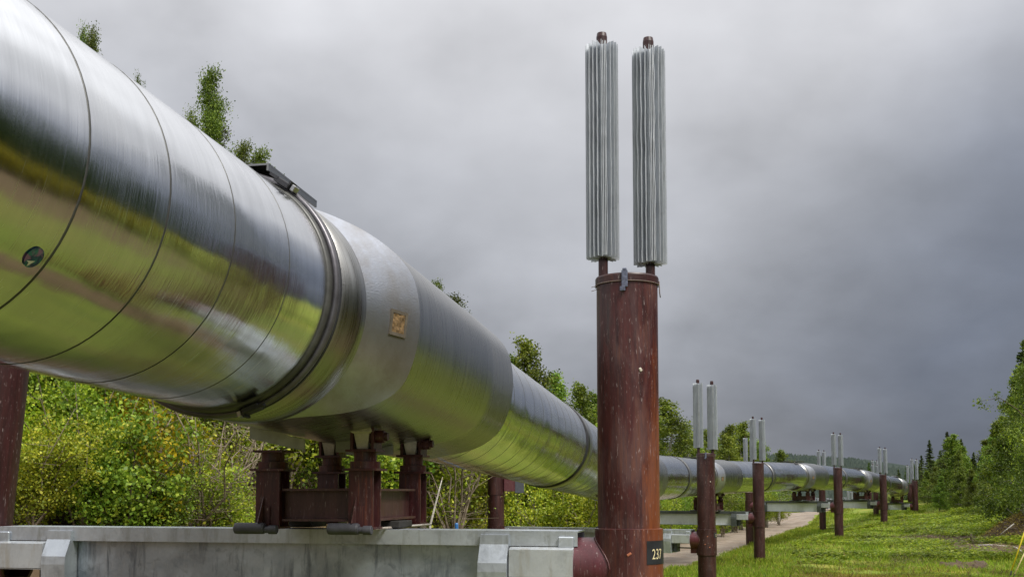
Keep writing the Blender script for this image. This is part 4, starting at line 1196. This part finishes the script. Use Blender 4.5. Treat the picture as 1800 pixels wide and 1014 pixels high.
merged(SHB,sp,'bush_row','yellow green bush row before the spruce wood','hedge')

# ------------------------------------------------------------------ ground cover
PAx=np.array(PA)
def on_path(x,y): 
    d=np.hypot(PAx[:,0]-x,PAx[:,1]-y); i=int(np.argmin(d)); return d[i]<PAx[i,2]-.05
def tuft_field(name,n,mat,hgt,wid,region,label,blades=3,seed=1,leafy=False,cat='grass'):
    rg=np.random.default_rng(seed); Vs=[];Fs=[]; k=0; c=0; tries=0
    while c<n and tries<n*12:
        tries+=1
        p=region(rg)
        if p is None: continue
        x,y,hs=p
        if on_path(x,y): continue
        z=ground(x,y)-.01; c+=1
        for b in range(blades):
            a=rg.uniform(0,6.28); h=hgt*hs*rg.uniform(.5,1.25); w=wid*(1+y/60)*rg.uniform(.7,1.3); ln=h*rg.uniform(.1,.7)
            bx,by=x+rg.normal()*.05,y+rg.normal()*.05; ca,sa=math.cos(a),math.sin(a)
            tb=rg.uniform(0,6.28); tx,ty=math.cos(tb)*ln,math.sin(tb)*ln
            if leafy:
                zz=z+h*rg.uniform(.2,1); L=w*2.2
                Vs+=[(bx+tx*.5-ca*L*.5,by+ty*.5-sa*L*.5,zz),(bx+tx*.5+sa*w*.6,by+ty*.5-ca*w*.6,zz+.2*w),(bx+tx*.5+ca*L*.5,by+ty*.5+sa*L*.5,zz+rg.uniform(-.5,.5)*w),(bx+tx*.5-sa*w*.6,by+ty*.5+ca*w*.6,zz+.2*w)]
            else:
                Vs+=[(bx-ca*w/2,by-sa*w/2,z),(bx+ca*w/2,by+sa*w/2,z),(bx+tx*.45+ca*w*.35,by+ty*.45+sa*w*.35,z+h*.6),(bx+tx,by+ty,z+h)]
            Fs.append((k,k+1,k+2,k+3)); k+=4
    o=link(name,np_mesh(name,Vs,Fs,mat)); tag(o,label,cat,None,'stuff')
def reg_meadow(rg):
    Y=27+75*rg.random()**1.6; px=rg.uniform(1130,1830); x=X(px,Y)
    d=x-pipe_x(Y); h=1.0
    if Y<40 and px>1380: h=.55
    if Y>50: h=.8+.6*smooth(3,9,d)
    if 46<Y<58 and 1590<px<1760 and rg.random()<.88: return None
    q=math.sin(x*.55+1)+math.sin(Y*.42+x*.2)+.6*math.sin(x*1.7+Y*.9)
    if q>1.25 and rg.random()<.8: return None
    if q<-.9: h*=1.5
    return x,Y,h
tuft_field('grass',56000,M['grass'],.17,.011,reg_meadow,'green meadow grass around the posts',3,1)
def reg_weed(rg):
    Y=44+42*rg.random(); px=rg.uniform(1390,1800); x=X(px,Y); d=x-pipe_x(Y)
    if d<-2 or (math.sin(x*1.1)+math.sin(Y*.8+x*.5)+rg.normal()*.5)<.2: return None
    return x,Y,interp(Y,[44,60,80],[.45,.6,.7])*(.45+.75*smooth(2,9,d))
tuft_field('weeds',15000,M['weed'],.62,.045,reg_weed,'leafy weeds and fireweed patches in the meadow',4,2,True,'weeds')
def reg_weed2(rg):
    Y=29+20*rg.random(); px=rg.uniform(1160,1800); x=X(px,Y)
    if (math.sin(x*1.7+2)+math.sin(Y*1.3+x)+rg.normal()*.5)<.9: return None
    return x,Y,.45
tuft_field('clover',9000,M['weed'],.2,.02,reg_weed2,'low clover and plantain patches in the short grass',4,3,True,'ground cover')
def reg_bank(rg):
    Y=14+34*rg.random(); px=rg.uniform(20,1060); x=X(px,Y); d=x-pipe_x(Y)
    if d>-3.0: return None
    return x,Y,1.0
tuft_field('bank_grass',8000,M['dry'],.35,.012,reg_bank,'dry grass and litter on the bank under the shrubs',3,4)
def reg_path_edge(rg):
    i=rg.integers(0,len(PAx)); s_=rg.choice([-1,1]); x=PAx[i,0]+s_*(PAx[i,2]+abs(rg.normal())*1.2); y=PAx[i,1]+s_*-.3*abs(rg.normal())
    return x,y,1.1
tuft_field('path_verge',12000,M['grass'],.2,.013,reg_path_edge,'longer grass fringing the gravel path',3,5)

def reg_post(rg):
    b=bents[rg.integers(0,7)]; p=b['Rp'] if rg.random()<.65 else b['Lp']
    if p[1]<20: return None
    a=rg.uniform(0,6.28); r=.25+abs(rg.normal())*.35
    return p[0]+r*math.cos(a),p[1]+r*math.sin(a),1.5
tuft_field('post_grass',2600,M['grass'],.17,.012,reg_post,'longer grass left standing round the post feet',4,6)
def reg_dry(rg):
    Y=33+9*rg.random(); px=1500+rg.normal()*75; x=X(px,Y)
    if math.sin(x*1.3)+math.sin(Y*1.1+x*.4)+rg.normal()*.6<0: return None
    return x,Y,.7
tuft_field('dry_grass',5200,M['straw'],.15,.010,reg_dry,'yellowed worn grass patch in the middle of the meadow',3,9)
def reg_scrub(rg):
    Y=43+17*rg.random(); px=rg.uniform(1560,1830); x=X(px,Y)
    if math.sin(x*.9)+math.sin(Y*.7+x*.3)+rg.normal()*.6<-.2: return None
    return x,Y,.8
tuft_field('scrub',5200,M['dry'],.32,.016,reg_scrub,'rough brown scrub over the disturbed soil on the right',4,8,True,'scrub')
def reg_stalk(rg):
    Y=30+55*rg.random(); px=rg.uniform(1170,1800); x=X(px,Y)
    if x-pipe_x(Y)<0: return None
    return x,Y,1.0
tuft_field('dead_stalks',2600,M['dry'],.26,.005,reg_stalk,'scattered dead stalks in the meadow',2,7)
# bare disturbed soil patch with logs, brush pile
def mat_soil():
    n=NT('disturbed_soil'); p=n.coord('Pos'); f=n.noise(p,3,5,.7); 
    return n.bsdf(n.mix(n.ramp(f,[(.35,0),(.7,1)]),(.045,.028,.016),(.12,.08,.045)),.9,0,f,.8,.06)
def blob_sheet(name,cx,cy,rx,ry,mat,lift,seed,amp=.15):
    rg=random.Random(seed); vs=[(cx,cy,ground(cx,cy)+lift)]; fs=[]; n=40; ph=[rg.uniform(0,6) for _ in range(4)]
    for r in (.33,.66,.9,1.0):
        for k in range(n):
            a=2*math.pi*k/n; q=r*(1+.22*math.sin(2*a+ph[0])+.14*math.sin(5*a+ph[1])+.08*math.sin(9*a+ph[2]))
            x,y=cx+rx*q*math.cos(a),cy+ry*q*math.sin(a); vs.append((x,y,ground(x,y)+(lift+rg.uniform(0,amp) if r<1 else -.03)))
    fs=[(0,1+k,1+(k+1)%n) for k in range(n)]
    mb=MB(); mb.add(vs,fs,True)
    for i in range(3): 
        b=1+i*n; mb.f+= [[b+k,b+n+k,b+n+(k+1)%n,b+(k+1)%n] for k in range(n)]; mb.sm+=[True]*n; mb.uv+=[None]*n
    o=mb.build(name,mat); tag(o,kind='structure'); return o
soil=mat_soil()
blob_sheet('soil',X(1655,56),56,2.4,2.4,soil,.06,1); blob_sheet('soil',X(1722,50),50,2.0,3.6,soil,.06,2)
blob_sheet('soil',X(1600,47),47,.9,1.6,soil,.05,3); blob_sheet('soil',X(1690,42),42,.7,1.2,soil,.05,4)
def logthing(px0,Y0,px1,Y1,r,label):
    x0,x1=X(px0,Y0),X(px1,Y1); z0,z1=ground(x0,Y0)+.15,ground(x1,Y1)+.15
    mb=MB(); mb.tube([(x0,Y0,z0),(lerp(x0,x1,.4),lerp(Y0,Y1,.4),lerp(z0,z1,.4)+.03),(x1,Y1,z1)],[r*1.1,r,r*.6],8)
    o=mb.build('fallen_log',M['log']); tag(o,label,'log','bleached logs on bare soil')
logthing(1714,49,1766,48.2,.045,'long bleached log lying on the bare soil in the meadow')
logthing(1704,46.5,1728,46.8,.03,'short thin bleached branch left of and below the long log')
logthing(1775,47.5,1790,46,.03,'short bleached log behind the yellow guy guard')
def stump(px,Y,h,label):
    x=X(px,Y); z=ground(x,Y); mb=MB(); mb.tube([(x,Y,z-.1),(x+.02,Y,z+h*.6),(x+.05,Y,z+h)],[.06,.045,.03],7)
    o=mb.build('tree_stump',M['brown']); tag(o,label,'stump')
stump(1701,52,.55,'upright dark stump at the left of the bare soil'); stump(1716,46,.25,'short dark stump below the long log')
def brush_pile():
    cx,Y=X(1797,53),53; z=ground(cx,Y); rg=np.random.default_rng(9)
    root=empty('brush_pile',(cx,Y,z)); n=14; vs=[];fs=[]
    for i in range(7):
        for k in range(24):
            a=2*math.pi*k/24; r=(1-i/6.3)**.7; vs.append((2.0*r*math.cos(a)*(1+.12*math.sin(3*a)),1.3*r*math.sin(a),1.15*(i/6)*(1+.15*math.sin(2*a+1))))
    mb=MB()
    mb.rings([vs[i*24:(i+1)*24] for i in range(7)],True,True); mb.build('soil_core',soil,root)
    C=[];m=7000
    a=rg.uniform(0,6.28,m); f=rg.uniform(0,1,m); r=(1-f/1.05)**.7
    C=np.stack([2.05*r*np.cos(a)*(1+.12*np.sin(3*a)),1.35*r*np.sin(a),1.17*f*(1+.15*np.sin(2*a+1))],1)+rg.normal(size=(m,3))*.05
    V,Q=leaf_quads(C,.085,rg,asp=.4); link('dead_foliage',np_mesh('dead_foliage',V,Q,M['brush']),root)
    mb=MB()
    for i in range(46):
        a_=rg.uniform(0,6.28);f_=rg.uniform(.1,.95);r_=(1-f_/1.05)**.7
        p=np.array([2.05*r_*math.cos(a_),1.35*r_*math.sin(a_),1.17*f_]); d=rg.normal(size=3); d[2]*=.4; d/=np.linalg.norm(d); L=rg.uniform(.4,1.1)
        mb.tube([tuple(p-d*L/2),tuple(p+d*L/2)],[.014,.006],4)
    mb.build('sticks',M['twig'],root)
    tag(root,'mound of dead orange brown brush below the trees at the right edge','brush pile')
    x0=X(1754,52); mb=MB(); mb.tube([(x0,52,ground(x0,52)+.45),(X(1778,52),52,ground(x0,52)+.95)],[.02,.03],6); o=mb.build('fallen_log',M['log']); tag(o,'pale thin log propped on the left side of the brush mound','log','bleached logs on bare soil')
brush_pile()

# guy wire guards at the lower right
def guard(px0,py0,px1,py1,Y,mat,label,r=.02):
    x0,x1=X(px0,Y),X(px1,Y); z0=ground(x0,Y); z1=z0+(py0-py1)/F*Y
    root=empty('guy_wire_guard',(x0,Y,z0)); L=1.75
    a=Vector((0,0,-.05)); b=Vector((x1-x0,.3,z1-z0))*L; mb=MB()
    mb.tube([a.lerp(b,.10),a.lerp(b,1)],[r,r],10); mb.build('tube_cover',mat,root)
    mb=MB(); mb.tube([a,a.lerp(b,1.35)],.006,5); mb.build('wire',M['wire'],root)
    mb=MB(); mb.tube([a-Vector((0,0,.1)),a.lerp(b,.11)],[.03,.022],7); mb.build('anchor_rod',M['dark'],root)
    tag(root,label,'guy guard','guy wire guards at the lower right')
YG=38.5
guard(1766,995,1800,925,YG,M['yellow'],'bright yellow guy wire guard leaning right at the lower right corner',.026)
guard(1772,993,1801,952,YG-.3,M['tan'],'pale tan guy wire guard leaning more, beside the yellow one',.022)

# small things on the bank
def bare_stick():
    Y=20; x0=X(757,Y); z0=sz(922,Y); zg=ground(x0,Y); root=empty('bare_sapling',(x0,Y,zg)); mb=MB()
    mb.tube([(-.06,0,-.1),(0,0,z0-zg),(X(772,Y)-x0,.02,sz(862,Y)-zg),(X(778,Y)-x0,.05,sz(838,Y)-zg)],[.028,.024,.016,.006],6)
    mb.build('stem',M['log'],root); tag(root,'bare pale stick standing just right of the saddle','sapling')
bare_stick()
def slim_stem(px0,py0,px1,py1,Y,label):
    x0=X(px0,Y); zg=ground(x0,Y); mb=MB(); x1=X(px1,Y)-x0
    root=empty('sapling',(x0,Y,zg)); za,zb=sz(py0,Y)-zg,sz(py1,Y)-zg
    mb.tube([(0,0,-.1),(.0,0,za),(x1*.2,0,lerp(za,zb,.45)),(x1,0,zb)],[.03,.028,.024,.012],7); mb.build('stem',M['log'],root)
    rg=np.random.default_rng(3); C=np.array([x1,0,zb])+rg.normal(size=(240,3))*np.array([.28,.2,.22]); V,Q=leaf_quads(C,.07,rg); link('foliage',np_mesh('sapling_foliage',V,Q,M['shrub']),root)
    tag(root,label,'sapling')
slim_stem(183,916,163,810,13.6,'slender pale stemmed sapling rising before the left bank shrubs')
def marker():
    Y=26; x=X(803,Y); zt=sz(918,Y); zg=ground(x,Y); root=empty('marker_post',(x,Y,zg)); mb=MB()
    mb.lathe([(.045,-.1),(.045,zt-zg-.03),(.03,zt-zg)],n=12); mb.build('post_body',M['blue'],root)
    mb=MB(); mb.lathe([(.047,zt-zg-.30),(.047,zt-zg-.24)],n=12); mb.build('band',M['cream'],root)
    tag(root,'small blue marker post just over the front beam edge right of the saddle','marker')
marker()

# ------------------------------------------------------------------ hills
def mat_hill():
    n=NT('hill_forest'); p=n.coord('Pos'); f=n.noise(p,.02,5,.65); geo=n.n('ShaderNodeNewGeometry')
    base=n.mix(n.ramp(f,[(.35,0),(.7,1)]),(.028,.040,.036),(.050,.064,.048))  # blue-grey of distant haze mixed into the forest colour
    return n.bsdf(base,.9,0,spec=.1)
mh=mat_hill()
def ridge(x):  # height of the far ridge
    return interp(x/2400*F+900,[600,1100,1300,1385,1440,1500,1560,1620,1700,1800,2100],[30,75,82,84,78,74,60,50,46,60,40])
hx=np.linspace(-800,2200,150); hy=np.linspace(0,1,24); V=[]
for f in hy:
    for x in hx:
        y=lerp(260,2500,f); top=ridge(x*2400/y if y>0 else x)
        V.append((x*(y/2400),y,-9+(top+9)*f**1.5+3*math.sin(x*.013+f*9)*f))
Q=[(j*150+i,j*150+i+1,(j+1)*150+i+1,(j+1)*150+i) for j in range(23) for i in range(149)]
o=link('hills',np_mesh('hills',V,Q,mh,True)); tag(o,kind='structure')
rgn=np.random.default_rng(4); Vs=[];Fs=[];k=0
for i in range(9000):
    f=rgn.random()**.6 if i>1500 else 1.0; x=rgn.uniform(150,1500); y=lerp(260,2500,f); top=ridge(x*2400/y*(y/2400))
    xx=x*(y/2400); z=-9+(ridge(xx*2400/y*1.0)+9)*f**1.5-2
    if xx*F/y+900<1080: continue
    h=rgn.uniform(5,10); w=h*rgn.uniform(.3,.6); a=rgn.uniform(0,2)
    b=[(xx+w*math.cos(a+q*1.571),y+w*math.sin(a+q*1.571),z) for q in range(4)]
    Vs+=b+[(xx,y,z+h)]
    Fs+=[(k+q,k+(q+1)%4,k+4) for q in range(4)]; k+=5
o=link('hill_woods',np_mesh('hill_woods',Vs,Fs,mh)); tag(o,'far dark woods covering the distant hill','woods',None,'stuff')

# ------------------------------------------------------------------ light, sky, camera
SUN_AZ,SUN_EL=R(140),R(52)     # azimuth clockwise from +Y
sd=Vector((math.sin(SUN_AZ)*math.cos(SUN_EL),math.cos(SUN_AZ)*math.cos(SUN_EL),math.sin(SUN_EL)))
L=bpy.data.lights.new('sun','SUN'); L.energy=3.0; L.angle=R(20); L.color=(1,.965,.9)
so=bpy.data.objects.new('sun',L); col.objects.link(so); so.rotation_euler=sd.to_track_quat('Z','Y').to_euler(); so.location=(20,-20,40)
w=bpy.data.worlds.new('World'); scene.world=w; w.use_nodes=True; nt=w.node_tree; nt.nodes.clear()
class W(NT):
    def __init__(s): s.t=nt; s.out=s.n('ShaderNodeOutputWorld')
q=W()
sky=q.n('ShaderNodeTexSky'); sky.sky_type='NISHITA'; sky.sun_disc=False; sky.sun_elevation=SUN_EL; sky.sun_rotation=SUN_AZ; sky.dust_density=3
tc=q.n('ShaderNodeTexCoord'); sx=q.n('ShaderNodeSeparateXYZ'); q.l(tc.outputs['Generated'],sx.inputs[0])
el=q.math('MAXIMUM',sx.outputs[2],0.0)
den=q.math('ADD',el,.5)
pl=q.n('ShaderNodeCombineXYZ'); q.l(q.math('DIVIDE',sx.outputs[0],den),pl.inputs[0]); q.l(q.math('DIVIDE',sx.outputs[1],den),pl.inputs[1])
n1=q.noise(pl.outputs[0],2.1,5,.5,.15); n2=q.noise(pl.outputs[0],5.6,5,.5,.1)
cl=q.math('ADD',q.math('MULTIPLY',n1,.64),q.math('MULTIPLY',n2,.36))
base=q.ramp(el,[(0,(.235,.247,.275)),(.10,(.28,.291,.325)),(.28,(.366,.378,.412)),(.42,(.64,.645,.675)),(.6,(1.1,1.105,1.13)),(1,(1.3,1.3,1.32))])
var=q.ramp(cl,[(.33,.61),(.45,.84),(.55,1.02),(.68,1.30)])
c=q.mix(1.0,base,var,'MULTIPLY')
# heavier cloud bank to the right of the view
dr=q.n('ShaderNodeVectorMath',operation='DOT_PRODUCT'); q.l(tc.outputs['Generated'],dr.inputs[0]); dr.inputs[1].default_value=Vector((.56,.82,.03)).normalized()
bank_=q.ramp(q.math('ADD',dr.outputs['Value'],q.math('MULTIPLY',q.math('SUBTRACT',n1,.5),.10)),[(.90,0),(.985,1)])
c=q.mix(q.math('MULTIPLY',bank_,.92),c,q.mix(1.0,c,(.39,.425,.495),'MULTIPLY'))
# bright gap high in the middle
dg=q.n('ShaderNodeVectorMath',operation='DOT_PRODUCT'); q.l(tc.outputs['Generated'],dg.inputs[0]); dg.inputs[1].default_value=Vector((.06,.90,.44)).normalized()
gap=q.ramp(q.math('ADD',dg.outputs['Value'],q.math('MULTIPLY',q.math('SUBTRACT',n1,.5),.05)),[(.94,0),(1.0,1)])
c=q.mix(q.math('MULTIPLY',gap,.4),c,(.62,.62,.64))
b1=q.n('ShaderNodeBackground'); q.l(sky.outputs[0],b1.inputs[0]); b1.inputs[1].default_value=.08
b2=q.n('ShaderNodeBackground'); q.l(c,b2.inputs[0]); b2.inputs[1].default_value=1.0
mx=q.n('ShaderNodeMixShader'); mx.inputs[0].default_value=.94; q.l(b1.outputs[0],mx.inputs[1]); q.l(b2.outputs[0],mx.inputs[2]); q.l(mx.outputs[0],q.out.inputs['Surface'])

cam=bpy.data.cameras.new('camera'); co=bpy.data.objects.new('camera',cam); col.objects.link(co)
cam.sensor_width=36; cam.lens=36*F/1800; cam.shift_y=(YH-F*.076-507)/1800; cam.clip_end=9000; cam.clip_start=.05
co.rotation_euler=(math.pi/2+math.atan(.076),0,0); scene.camera=co
vs=scene.view_settings; vs.view_transform='Standard'; vs.look='None'; vs.exposure=.35; vs.gamma=1
scene.cycles.max_bounces=6; scene.cycles.transparent_max_bounces=4; scene.cycles.use_denoising=True
